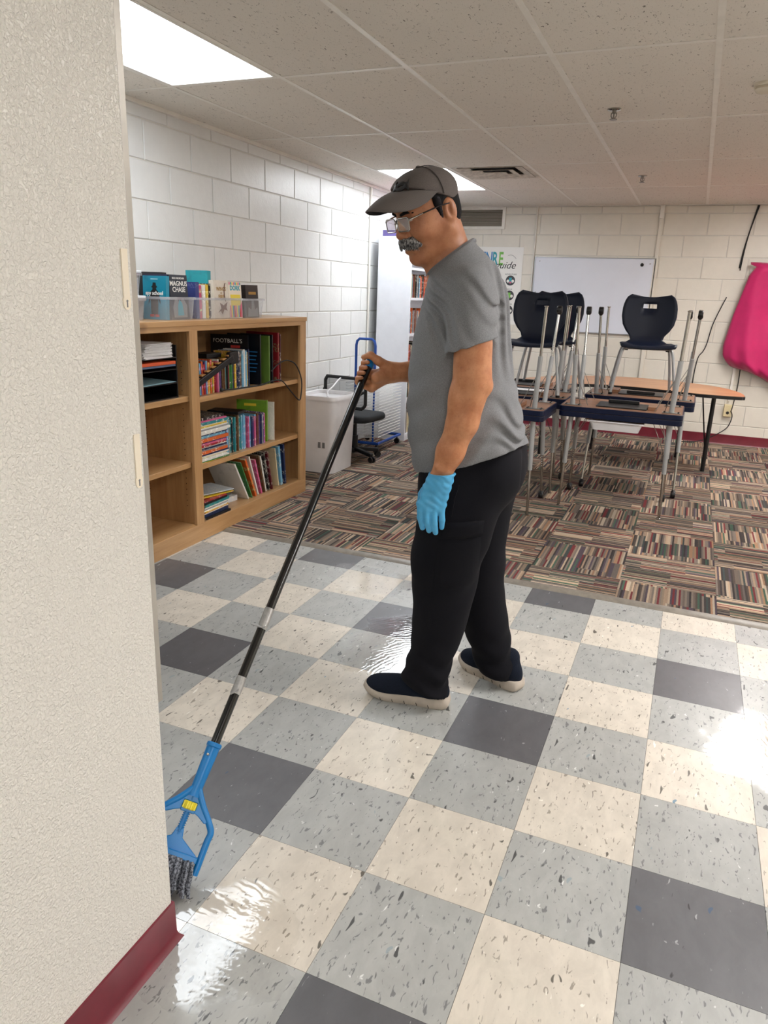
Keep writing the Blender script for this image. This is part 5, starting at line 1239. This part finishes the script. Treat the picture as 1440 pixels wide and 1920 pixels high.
# --- eyes, brows, moustache, hair
M_EYEW = pm('eye_white', '#cfc6bd', .25); M_IRIS = pm('dark_iris', '#22150e', .2)
for s in (-1, 1):
    e = empty('eye'); e.parent = body; e.matrix_parent_inverse = Matrix.Identity(4); e.matrix_local = HM @ TR(.1030, s * .0335, .0005)
    MB().sphere((0, 0, 0), (.0075, .0115, .0050), 12, 8).build('eyeball', M_EYEW, e, smooth=True); MB().sphere((.0055, 0, -.0006), (.0028, .0046, .0042), 10, 6).build('iris', M_IRIS, e, smooth=True)
def tuft(name, strands, r, mat, parent):
    m = MB()
    for pts in strands: m.tube(pts, [r, r * .9, r * .3], 4, caps=False)
    o = m.build(name, mat, parent, smooth=True, angle=0); o['kind'] = 'stuff'; return o
hr = random.Random(3)
for s in (-1, 1):
    Fe = Field(H(.10, s * .035, .022) - .045, H(.10, s * .035, .022) + .045, .0025)
    Fe.op(*hco((.1165, s * .013, .018), (.1105, s * .034, .0235), .0050, .0052), .004); Fe.op(*hco((.1105, s * .034, .0235), (.0985, s * .050, .018), .0052, .0035), .004); put('eyebrow', field_mesh('eyebrow', Fe, M_HAIR, 1), person)
Fm = Field(H(.10, 0, -.06) - .07, H(.10, 0, -.06) + .07, .0022)
for s in (-1, 1):
    Fm.op(*hco((.122, s * .004, -.057), (.108, s * .026, -.060), .0120, .0140), .008); Fm.op(*hco((.108, s * .026, -.064), (.094, s * .040, -.074), .0125, .0070), .008)
    Fm.op(*hco((.123, s * .010, -.068), (.106, s * .032, -.075), .008, .007), .006)
mou = put('moustache', field_mesh('moustache', Fm, M_GREYH, 1), person)
st_ = []
for k in range(520):
    s = hr.choice((-1, 1)); u = hr.random(); v = hr.uniform(-1, 1)
    base = H(.126 - .022 * u + hr.uniform(-.002, .004), s * (.002 + .036 * u), -.055 - .006 * u + .004 * v); tip = base + (H(.002, s * (.006 + .004 * u), -.020 + .003 * v) - HO)
    mid = (base + tip) / 2 + (H(.005, s * .002, .001) - HO); st_.append([base, mid, tip])
tuft('moustache_hairs', st_, .0006, M_GREYH, mou)
Fh = Field(H(-.02, 0, 0) - .13, H(-.02, 0, 0) + .13, .0032)
cranium(Fh, .0035); Fh.op(*hel((-.032, 0, -.015), (.056, .066, .055)), .02)
for s in (-1, 1): Fh.op(*hco((.030, s * .0735, .03), (.022, s * .0725, -.012), .011, .0045), .006)
def clip_h(a, b, c, d):
    w = a * hf + b * hl + c * hu; q = -(w @ HO) - d
    return lambda X, Y, Z: -(X * w[0] + Y * w[1] + Z * w[2] + q)
Bx = (H(-.02, 0, 0) - .2, H(-.02, 0, 0) + .2)
Fh.op(clip_h(-1, 0, .0, -.040), *Bx, mode='max')       # keep x < .04
Fh.op(clip_h(-.25, 0, 1, -.052), *Bx, mode='max')
Fh.op(lambda X, Y, Z: -clip_h(.0, 0, 1, .075)(X, Y, Z), *Bx, mode='max')
for s in (-1, 1): Fh.op(*hel((-.010, s * .080, -.010), (.026, .02, .036)), .004, 'sub')
put('hair', field_mesh('hair', Fh, M_HAIR, 1), person); del Fh
Fs = Field(H(.03, -.0, 0) - .11, H(.03, 0, 0) + .11, .003)
for s in (-1, 1): Fs.op(*hco((.026, s * .0715, .030), (.018, s * .0700, -.020), .0125, .0055), .006)
put('sideburn', field_mesh('sideburn', Fs, M_SIDEB, 1), person)

# --- cap
Fc = Field(H(.01, 0, .07) - .16, H(.01, 0, .07) + .16, .0034)
Fc.op(*hel((.012, 0, .046), (.1045, .0845, .076)), .01); Fc.op(*hel((.058, 0, .058), (.056, .066, .050)), .035)
Fc.op(clip_h(-.50, 0, 1, .036), H(0, 0, .05) - .3, H(0, 0, .05) + .3, mode='max')
cap = put('cap', field_mesh('cap', Fc, M_CAP, 2), person)
def dome(th, ph):       # point on the crown: th around from the front, ph from the rim up
    return np.array([.014 + .1065 * math.cos(th) * math.cos(ph), .0865 * math.sin(th) * math.cos(ph), .046 + .0785 * math.sin(ph)])
sm_ = MB()
for th in (math.radians(95), math.radians(-95), math.pi):
    sm_.tube([tuple(H(*dome(th, p))) for p in np.linspace(-.05, 1.5, 12)], .0013, 5)
sm_.build('panel_seam', pm('cap_seam', '#423c3a', .8), cap, smooth=True)
MB().sphere(tuple(H(.014, 0, .1235)), (.008, .008, .005), 10, 6).build('button', M_CAP, cap, smooth=True)
NU, NV = 28, 8; vv = []
for j in range(NV + 1):
    v = j / NV
    for i in range(NU + 1):
        u = -1 + 2 * i / NU; ang = u * math.radians(84)
        rx, ry = .012 + .103 * math.cos(ang), .084 * math.sin(ang); rz = .082 - .030 * u * u
        ext = .098 * (1 - abs(u) ** 3.2) ** .75
        tx = rx + ext * (1 - .05 * u * u); ty = ry * (1 - .08 * (1 - abs(u))); tz = rz - .026 * (ext / .098) - .050 * u * u * (ext / .098)
        vv.append(H(rx + (tx - rx) * v, ry + (ty - ry) * v, rz + (tz - rz) * v + .006 * math.sin(math.pi * v) * (1 - u * u)))
ff = [(j * (NU + 1) + i, (j + 1) * (NU + 1) + i, (j + 1) * (NU + 1) + i + 1, j * (NU + 1) + i + 1) for j in range(NV) for i in range(NU)]
vt = NT('ribbed_visor_twill'); wv = vt.n('ShaderNodeTexWave', wave_type='BANDS', bands_direction='Y'); vt.put(wv.inputs[0], vt.n('ShaderNodeTexCoord').outputs['Object']); wv.inputs['Scale'].default_value = 210
vt.set(Base_Color=vt.mix(wv.outputs['Fac'], lin('#5a5350'), lin('#665f5c')), Roughness=.85)
vis = put('visor', mk_mesh('visor', vv, ff, [vt.m, M_UVIS, vt.m], None, True, 0), cap); so = vis.modifiers.new('thick', 'SOLIDIFY'); so.thickness = .004; so.offset = 0; so.material_offset = 1
# emblem on the front of the crown: two crossing arcs
def emb(arc):
    m = MB(); L = len(arc); vs = []
    for th, ph, w_ in arc:
        for d in (-w_, w_): q = dome(th, ph + d); q = (q - np.array([.014, 0, .048])) * 1.035 + np.array([.014, 0, .048]); q[0] += .012 * math.cos(th) ** 2 * math.cos(ph); vs.append(tuple(H(*q)))
    m._add(vs, [(2 * i, 2 * i + 2, 2 * i + 3, 2 * i + 1) for i in range(L - 1)]); return m
for sg in (1, -1):
    arc = [(math.radians(6 + 34 * t), .60 + sg * (.22 * (2 * t - 1) ** 2 - .10), .065 - .03 * abs(2 * t - 1) * 0 + (.03 if abs(2 * t - 1) > .6 else 0)) for t in np.linspace(0, 1, 13)]
    o = emb(arc).build('emblem', M_CAPL, cap, smooth=True); so = o.modifiers.new('thick', 'SOLIDIFY'); so.thickness = .004; so.offset = 0

# --- glasses
gl = empty('glasses'); gl.parent = person; gl.matrix_parent_inverse = Matrix.Identity(4); gl.matrix_local = HM
M_FRM = pm('dark_spectacle_frame', '#2a2426', .25, .5); M_SIL = pm('silver_temple', '#b5b1ae', .2, .9)
lt = NT('lens_glass'); tb = lt.n('ShaderNodeBsdfTransparent'); tb.inputs[0].default_value = (.74, .70, .76, 1); gb = lt.n('ShaderNodeBsdfGlossy'); gb.inputs['Roughness'].default_value = .03  # glass tint deepened to hold the shadow around the eyes
fr_ = lt.n('ShaderNodeFresnel'); mx_ = lt.n('ShaderNodeMixShader'); lt.put(mx_.inputs[0], lt.math('MINIMUM', lt.math('ADD', lt.math('MULTIPLY', fr_.outputs[0], .6), .03), .3)); lt.put(mx_.inputs[1], tb.outputs[0]); lt.put(mx_.inputs[2], gb.outputs[0]); lt.put(lt.out.inputs[0], mx_.outputs[0]); M_LENS = lt.m
for s in (-1, 1):
    ol_ = rounded(-.0270, .0285, -.0190, .0175, .008, 4) if s > 0 else rounded(-.0285, .0270, -.0190, .0175, .008, 4); P3 = [(.1335 - .006 * (abs(y + s * .0) / .0265) * 0 - .16 * max(0, s * (y + s * .034) - .03) , y + s * .034, z - .006) for y, z in ol_]
    P3 = [(.1315 - .13 * max(0, abs(p[1]) - .034) - .10 * (p[2] + .006), p[1], p[2]) for p in P3]
    MB().tube(P3, .0019, 6, True).build('rim', M_FRM if False else M_SIL, gl, smooth=True)
    ln = MB(); n = len(P3); ln._add([(p[0] - .0004, p[1], p[2]) for p in P3] + [(p[0] + .0004, p[1], p[2]) for p in P3], [tuple(range(n)), tuple(range(2 * n - 1, n - 1, -1))]); ln.build('lens', M_LENS, gl)
    MB().tube([(.1265, s * .0635, .004), (.116, s * .073, .006), (.085, s * .078, .010)], [.0026, .0026, .0022], 6).build('hinge', M_SIL, gl, smooth=True)
    MB().tube([(.085, s * .078, .010), (.03, s * .0825, .014), (-.012, s * .0835, .013), (-.026, s * .083, -.004)], .0021, 6).build('temple', M_FRM, gl, smooth=True)
MB().tube([(.1312, -.0085, -.003), (.1345, 0, .0), (.1312, .0085, -.003)], .0018, 6).build('bridge', M_SIL, gl, smooth=True)

# --- T-shirt
SZ = [.78, .86, .92, 1.03, 1.165, 1.266, 1.364, 1.404, 1.44, 1.48, 1.515, 1.54]
SF = [-.175, -.198, -.212, -.221, -.221, -.209, -.185, -.178, -.170, -.158, -.148, -.135]; SB = [.19, .185, .175, .145, .105, .085, .074, .063, .047, .022, -.018, -.05]
SR = [.206, .206, .204, .195, .18, .178, .185, .182, .160, .115, .082, .066]
Ft = Field((-.27, -.33, .76), (.25, .34, 1.58), .0032)
f_, b_ = np.array(SF), np.array(SB)
Ft.op(*stack(SZ, (f_ + b_) / 2, [.0] * len(SZ), (b_ - f_) / 2, SR, 2.2), .01)
def sleeve(a, b, r1, r2, slope, z0, s0):
    fn, lo, hi = cone(a, b, r1, r2)
    return (lambda X, Y, Z: np.maximum(fn(X, Y, Z), (z0 + slope * (X - s0)) - Z)), lo, hi
Ft.op(*sleeve((-.036, -.150, 1.388), (-.020, -.230, 1.19), .066, .078, .36, 1.243, -.022), .035)
Ft.op(*sleeve((-.0, .15, 1.385), (.02, .235, 1.18), .066, .068, .0, 1.2, 0), .035)
Ft.op(lambda X, Y, Z: .0030 * (np.sin(175 * (.62 * X + .78 * Z - .25 * Y) + 2.0 * np.sin(19 * X - 23 * Z) + 1.0 * np.sin(37 * Z)) * 2.1 * (.55 + .45 * np.sin(31 * X + 17 * Z + 2))) * np.clip((Z - 1.2) / .08, 0, 1) * np.clip((-.09 - Y) / .05, 0, 1) * np.clip((1.47 - Z) / .05, 0, 1)
      + .0065 * np.sin(150 * (X * .9 + .12 * Z + .3 * Y) + 2 * np.sin(11 * Z) + np.sin(23 * Z)) * np.clip((X + .0) / .04, 0, 1) * np.clip((Z - 1.12) / .1, 0, 1) * np.clip((Y + .17) / .05, 0, 1)
      + .0090 * np.sin(112 * (Z + .5 * X) + 1.9 * np.sin(21 * Y + 27 * X) + 1.3 * np.sin(33 * Z)) * (.6 + .4 * np.sin(40 * X + 29 * Z)) * np.clip((X - .0) / .09, 0, 1) * np.clip((1.12 - Z) / .08, 0, 1) * np.clip((Z - .9) / .05, 0, 1)
      + .0032 * np.sin(60 * Z - 45 * X + 2 * np.sin(17 * Y + 21 * X)) * np.clip((1.2 - Z) / .1, 0, 1), (-.27, -.33, .76), (.25, .34, 1.58), mode='disp')
Ft.op(lambda X, Y, Z: (.868 + .33 * X - .02 * np.sin(9 * Y)) - Z, (-.4, -.4, .7), (.4, .4, .97), mode='max')
nv = np.array([-.155, -.0, -.245]); # neckline: cut away above a tilted plane, leave a ring collar
Ft.op(lambda X, Y, Z: Z - (1.535 + .78 * (X + .048)), (-.3, -.2, 1.38), (.1, .2, 1.6), mode='max')
shirt = put('tshirt', field_mesh('tshirt', Ft, M_SHIRT, 3), person); del Ft
col_ = MB(); cp = []
for k in range(28):
    a = 2 * math.pi * k / 28; x = -.108 + .066 * math.cos(a); y = .078 * math.sin(a) * (1 - .12 * math.cos(a)); cp.append((x, y, 1.532 + .78 * (x + .048)))
col_.tube(cp, .0085, 8, True); col_.build('collar', M_SHIRT, shirt, smooth=True)
hm = MB(); hp = []; 
for k in range(40):
    a = 2 * math.pi * k / 40; r = .0685; hp.append((-.0215 + .0725 * math.cos(a), -.218 + .0715 * math.sin(a), 1.246 + .36 * .0725 * math.cos(a)))

# --- trousers
NZ = [.02, .066, .123, .163, .21, .272, .355, .408, .488, .55, .62, .72, .81, .90, .94]
NC = [-.106, -.110, -.109, -.099, -.088, -.076, -.068, -.063, -.066, -.059, -.046, -.032, -.025, -.015, -.012]; NRX = [.078, .079, .080, .078, .077, .087, .096, .100, .112, .119, .122, .132, .140, .142, .135]
NCY = [-.112, -.112, -.112, -.112, -.112, -.11, -.108, -.105, -.102, -.1, -.098, -.095, -.09, -.085, -.08]; NRY = [.072, .073, .074, .074, .075, .08, .088, .092, .098, .10, .102, .104, .100, .090, .085]
FZ = [.02, .052, .108, .179, .252, .337, .424, .49, .564, .672, .767, .90, .94]
FC = [.146, .143, .130, .108, .086, .066, .055, .050, .048, .046, .045, .04, .035]; FRX = [.066, .067, .072, .079, .088, .088, .088, .091, .094, .104, .12, .135, .135]
FCY = [.075, .075, .076, .078, .08, .083, .086, .088, .09, .09, .09, .085, .08]; FRY = [.066, .067, .07, .075, .08, .085, .09, .093, .096, .10, .104, .106, .106]
Fp = Field((-.25, -.27, -.01), (.26, .26, .96), .004)
Fp.op(*stack(NZ, NC, NCY, NRX, NRY, 2.1), .015); Fp.op(*stack(FZ, FC, FCY, FRX, FRY, 2.1), .02)
Fp.op(*ell((.07, .0, .83), (.108, .155, .12)), .05)
Fp.op(lambda X, Y, Z: .0048 * np.sin(75 * Z + 26 * X + 2.4 * np.sin(24 * Y + 14 * X)) * np.clip((.30 - Z) / .2, 0, 1) + .0032 * np.sin(44 * Z - 38 * X + 2 * np.sin(22 * Y)) * np.clip(1 - np.abs(Z - .48) / .16, 0, 1)
      + .003 * np.sin(48 * X + 10 * Z + 1.5 * np.sin(14 * Z + 9 * Y)) * np.clip((Z - .5) / .1, 0, 1), (-.25, -.27, 0), (.26, .26, .96), mode='disp')
Fp.op(lambda X, Y, Z: np.where(Y < -.02, .047 + .36 * np.clip(-.03 - X, -.1, .25), .036 + .22 * np.clip(.2 - X, -.1, .25)) - Z, (-.25, -.27, -.01), (.26, .26, .2), mode='max')
pants = put('trousers', field_mesh('trousers', Fp, M_PANTS, 2), person); del Fp
def leg_d(s, z): 
    cx, cy, rx, ry = (np.interp(z, NZ, v) for v in (NC, NCY, NRX, NRY)); q = max(0, 1 - abs((s - cx) / rx) ** 2.1) ** (1 / 2.1); return cy - ry * q
def patch(name, fn, nu, nv_, off, parent):
    vs = []; 
    for j in range(nv_ + 1):
        for i in range(nu + 1):
            s, z = fn(i / nu, j / nv_); edge = i in (0, nu) or j in (0, nv_); vs.append((s, leg_d(s, z) - (off if not edge else .001), z))
    return put(name, mk_mesh(name, vs, [(j * (nu + 1) + i, j * (nu + 1) + i + 1, (j + 1) * (nu + 1) + i + 1, (j + 1) * (nu + 1) + i) for j in range(nv_) for i in range(nu)], M_PANTS, None, True, 50), parent)
patch('cargo_pocket', lambda u, v: (-.085 + .135 * u - .012 * (1 - v), .475 + .17 * v + .012 * u), 12, 12, .0065, pants)
patch('pocket_flap', lambda u, v: (-.088 + .142 * u, .642 + .055 * v + .016 * u), 12, 6, .011, pants)
sm2 = MB(); sm2.tube([(NC_, leg_d(NC_, z_) - .004, z_) for NC_, z_ in ((-.035, .82), (-.045, .78), (-.052, .72))], .002, 5); sm2.build('pocket_seam', M_PANTS, pants, smooth=True)

# --- glove
Fg = Field((-.19, -.29, .64), (-.02, -.15, .90), .0024)
build_left_hand(Fg); Fg.op(*cone((-.092, -.224, .835), (-.083, -.223, .875), .0365, .0385), .012)
Fg.op(lambda X, Y, Z: .0009 * np.sin(260 * Z + 90 * X + 2.5 * np.sin(70 * X + 50 * Y)) * np.clip((Z - .74) / .03, 0, 1) + .0010 * np.sin(160 * (X + .8 * Z) + 2 * np.sin(90 * Z)) * np.clip((Z - .73) / .03, 0, 1), (-.19, -.29, .64), (-.02, -.15, .9), mode='disp')
Fg.op(lambda X, Y, Z: Z - (.862 + .05 * (X + .09)), (-.2, -.3, .8), (0, -.1, .95), mode='max')
put('glove', field_mesh('glove', Fg, M_GLOVE, 1), person); del Fg
MB().tube([(-.088 + .0375 * math.cos(a), -.2235 + .0375 * math.sin(a), .862 + .05 * .0375 * math.cos(a)) for a in np.linspace(0, 2 * math.pi, 25)[:-1]], .0018, 6, True).build('glove_cuff', M_GLOVE, person, smooth=True)

# --- shoes
M_SOLE = pm('grey_white_foam', '#b8ada0', .7, var=.08, vscale=30); M_UP = knit('navy_knit_upper', '#10151f', '#1a2130', .3)
def shoe(heel, toe, label):
    hd = Vector((heel[0], heel[1], 0)); tv_ = Vector((toe[0], toe[1], 0)); ax = (tv_ - hd); L = ax.length
    e = empty('shoe'); e.parent = person; e.matrix_parent_inverse = Matrix.Identity(4); e.location = hd; e.rotation_euler = (0, 0, math.atan2(ax.y, ax.x)); e['label'] = label
    pr_ = [(0, .020), (.012, .034), (.05, .040), (.11, .037), (.17, .043), (.215, .047), (.25, .042), (.275, .029), (.288, .012)]; k = L / .29
    out = [(x * k, w) for x, w in pr_] + [(x * k, -w) for x, w in pr_[::-1]]
    out = [(v.x, v.y) for v in spline([(x, y, 0) for x, y in out], 3, True)]; n = len(out)
    def lift(x): t = max(0, (x / L - .72) / .28); return .016 * t * t
    hgt = lambda x: .040 - .012 * min(1, x / L * 1.3)
    m = MB(); lay = [(.94, 0), (1.0, .006), (1.03, .5), (1.0, 1.0), (.96, 1.06)]
    cx = L * .48
    m._add([(cx + (x - cx) * sc, y * sc, lift(x) + (zf if zf < .1 else zf * hgt(x))) for sc, zf in lay for x, y in out], [(r * n + q, r * n + (q + 1) % n, (r + 1) * n + (q + 1) % n, (r + 1) * n + q) for r in range(4) for q in range(n)] + [tuple(range(n - 1, -1, -1)), tuple(range(4 * n, 5 * n))])
    m.build('sole', M_SOLE, e, smooth=True, angle=60)
    gr = MB()
    for q in range(5): x = L * (.2 + .14 * q); w_ = np.interp(x / k, [a for a, _ in pr_], [b for _, b in pr_]) * 1.03; gr.bar((x, w_, .003 + lift(x)), (x + .004, w_, .014 + lift(x)), .002, .0015); gr.bar((x, -w_, .003 + lift(x)), (x + .004, -w_, .014 + lift(x)), .002, .0015)
    gr.build('sole_grooves', M_DARK, e)['kind'] = 'stuff'
    F = Field((-.03, -.07, .01), (L + .03, .07, .15), .0035)
    F.op(*ell((L * .75, 0, .040), (L * .235, .045, .038)), .02); F.op(*ell((L * .45, 0, .050), (L * .3, .040, .044)), .03); F.op(*ell((L * .16, 0, .055), (L * .165, .036, .050)), .03); F.op(*cone((L * .2, 0, .06), (L * .19, 0, .115), .036, .035), .02)
    F.op(lambda X, Y, Z: (.024 + .016 * np.clip((X / L - .72) / .28, 0, 1) ** 2) - Z, (-.05, -.1, -.01), (L + .05, .1, .05), mode='max')
    put('upper', field_mesh('upper', F, M_UP, 2), e)
shoe((-.022, -.112), (-.325, -.062), 'navy slip-on shoe with grey-white sole, nearer foot')
shoe((.232, .042), (.012, .222), 'navy slip-on shoe with grey-white sole, farther foot')

# ------------------------------------------------------------------ the mop
M_MBLUE = pm('mop_blue_plastic', '#0374b8', .4, var=.05); M_POLE = pm('black_pole', '#0c0c0d', .18, coat=.4); M_TAPE = NT('silver_duct_tape')
def _tp():
    t = M_TAPE; n = t.noise(t.obj(), 70, 3, .6, .6); t.set(Base_Color=t.mix(n, lin('#8e8d8b'), lin('#c6c5c3')), Metallic=.6, Roughness=.35, Normal=t.bump(n, .4, .002)); return t.m
M_TAPE = _tp(); M_YEL = pm('yellow_nut', '#e2d021', .4); M_YARN = NT('grey_twisted_yarn')
def _yn():
    t = M_YARN; n = t.noise(t.obj(), 210, 2, .6); t.set(Base_Color=t.mix(t.smooth(n, .35, .65), lin('#2a2e36'), lin('#8c919b')), Roughness=.95, Normal=t.bump(n, .8, .003)); return t.m
M_YARN = _yn()
WTOP = Vector((-.1102, .5839, 1.157)); WB_ = Vector((-.104, -.511, .07)) - Vector((.8714, .3481, -.3456)) * .013
av = (WTOP - WB_).normalized(); vd = (WB_ - Vector(CAM_POS)).normalized(); wv_ = vd.cross(av).normalized(); nv_ = wv_.cross(av).normalized()
if nv_.dot(vd) > 0: nv_ = -nv_                         # towards the camera
LM = (WTOP - WB_).length
mop = empty('mop', (WB_.x, WB_.y, 0), 0, 'string mop with black pole, blue plastic head and silver tape, held by the man', 'mop')
def Q(u, w, n=0.0): return WB_ + av * u + wv_ * w + nv_ * n - Vector((WB_.x, WB_.y, 0))
MB().tube([Q(.20, 0), Q(LM, 0)], .0122, 16).build('pole', M_POLE, mop, smooth=True)
MB().tube([Q(LM - .028, 0), Q(LM - .026, 0), Q(LM + .006, 0), Q(LM + .012, 0)], [.0132, .0142, .0142, .010], 16).build('pole_cap', M_MBLUE, mop, smooth=True)
for u0, u1, flap in ((.580, .642, 1), (.395, .442, 0)):
    tp = MB(); tp.tube([Q(u0, 0), Q((u0 + u1) / 2, .0004), Q(u1, 0)], [.0137, .0134, .0136], 14)
    o = tp.build('tape_wrap', M_TAPE, mop, smooth=True)
    if flap: MB().bar(Q(u0 + .004, -.030, .004), Q(u0 + .006, .008, .014), .012, .0015).build('loose_end', M_TAPE, o); 
    else: MB().bar(Q(u0 - .004, -.012, .008), Q(u0 + .012, .004, .014), .014, .0015).build('loose_end', M_TAPE, o)
sk = MB(); sk.tube([Q(.13, 0), Q(.155, 0), Q(.20, 0), Q(.252, 0), Q(.254, 0), Q(.262, 0), Q(.264, 0)], [.016, .0145, .0158, .0172, .0195, .0195, .0175], 18); sk.build('socket', M_MBLUE, mop, smooth=True)
MB().sphere(tuple(Q(.232, -.006, .0165)), .004, 8, 6).build('screw', M_CHROME, mop, smooth=True)
# yoke: web with window for the nut and two arms bowing out and down
wg = MB()
def plate(pts, t0):
    n = len(pts); vs = [Q(u, w, -t0) for u, w in pts] + [Q(u, w, t0) for u, w in pts]
    wg._add(vs, [tuple(range(n)), tuple(range(2 * n - 1, n - 1, -1))] + [(k, n + k, n + (k + 1) % n, (k + 1) % n) for k in range(n)])
for s in (-1, 1):
    plate([(.150, s * .0), (.150, s * .015), (.128, s * .025), (.10, s * .045), (.086, s * .058), (.079, s * .050), (.09, s * .03), (.094, s * .020), (.094, s * .017), (.118, s * .017), (.118, s * .0)] if s > 0 else [(.150, s * .0), (.118, 0), (.118, s * .017), (.094, s * .017), (.094, s * .020), (.09, s * .03), (.079, s * .050), (.086, s * .058), (.10, s * .045), (.128, s * .025), (.150, s * .015)], .0075)
plate([(.102, -.018), (.092, -.018), (.092, .018), (.102, .018)], .0075)
web = wg.build('yoke', M_MBLUE, mop, bevel=.002)
for s in (-1, 1):
    MB().tube(spline([Q(.150, s * .006, .004), Q(.118, s * .030, .003), Q(.085, s * .060, .001), Q(.066, s * .073, 0), Q(.045, s * .0725, 0), Q(.0, s * .073, 0), Q(-.032, s * .073, 0)], 5), .0082, 10).build('arm', M_MBLUE, mop, smooth=True)
nt = MB(); nt.tube([Q(.0985, 0), Q(.101, 0), Q(.115, 0), Q(.1175, 0)], [.0145, .0175, .0175, .0145], 16)
for k in range(10):
    a = 2 * math.pi * k / 10; c, s = math.cos(a), math.sin(a); nt.tube([Q(.100, .0178 * c, .0178 * s), Q(.1165, .0178 * c, .0178 * s)], .0028, 6)
nt.build('wing_nut', M_YEL, mop, smooth=True)
rd = MB(); rd.tube([Q(.040, 0), Q(.14, 0)], .0068, 10)
for k in range(10): u = .046 + .0052 * k; rd.tube([Q(u, 0), Q(u + .0026, 0)], .0088, 12)
rd.build('threaded_rod', M_MBLUE, mop, smooth=True)
jw = MB()
def jplate(pts, t0, t1):
    n = len(pts); vs = [Q(u, w, t0) for u, w in pts] + [Q(u, w, t1) for u, w in pts]; jw._add(vs, [tuple(range(n)), tuple(range(2 * n - 1, n - 1, -1))] + [(k, n + k, n + (k + 1) % n, (k + 1) % n) for k in range(n)])
jplate([(.056, -.009), (.056, .009), (.035, .014), (.008, .060), (-.004, .064), (-.004, -.064), (.008, -.060), (.035, -.014)], -.006, .006)
jplate([(.006, -.066), (.006, .066), (-.008, .066), (-.008, -.066)], -.016, .016)
jw.build('jaw', M_MBLUE, mop, bevel=.002)
ys = MB(); yr = random.Random(9)
for k in range(150):
    w = yr.uniform(-.062, .058); nn = yr.uniform(-.018, .020); p0 = Q(-.006, w, nn); f = yr.random()
    dirx = yr.uniform(-1, 1); spread = .03 + .05 * f
    side = wv_ * (w * .55) + nv_ * (nn * 1.6)
    zt_ = .006 + .006 * yr.random() + .02 * (1 - f)
    p1 = p0 - av * .03 + side * .3 + nv_ * .004; p2 = p0 - av * .050 + side * .4
    p2.z = max(p2.z, .012 + .02 * yr.random()); end = p2 + Vector((side.x, side.y, 0)) * .3 - Vector((av.x, av.y, 0)) * (.005 + .02 * f); end.z = zt_
    ys.tube(spline([p0, p1, p2, end], 4), .0046, 6, caps=False)
o = ys.build('yarn', M_YARN, mop, smooth=True, angle=0); o['kind'] = 'stuff'
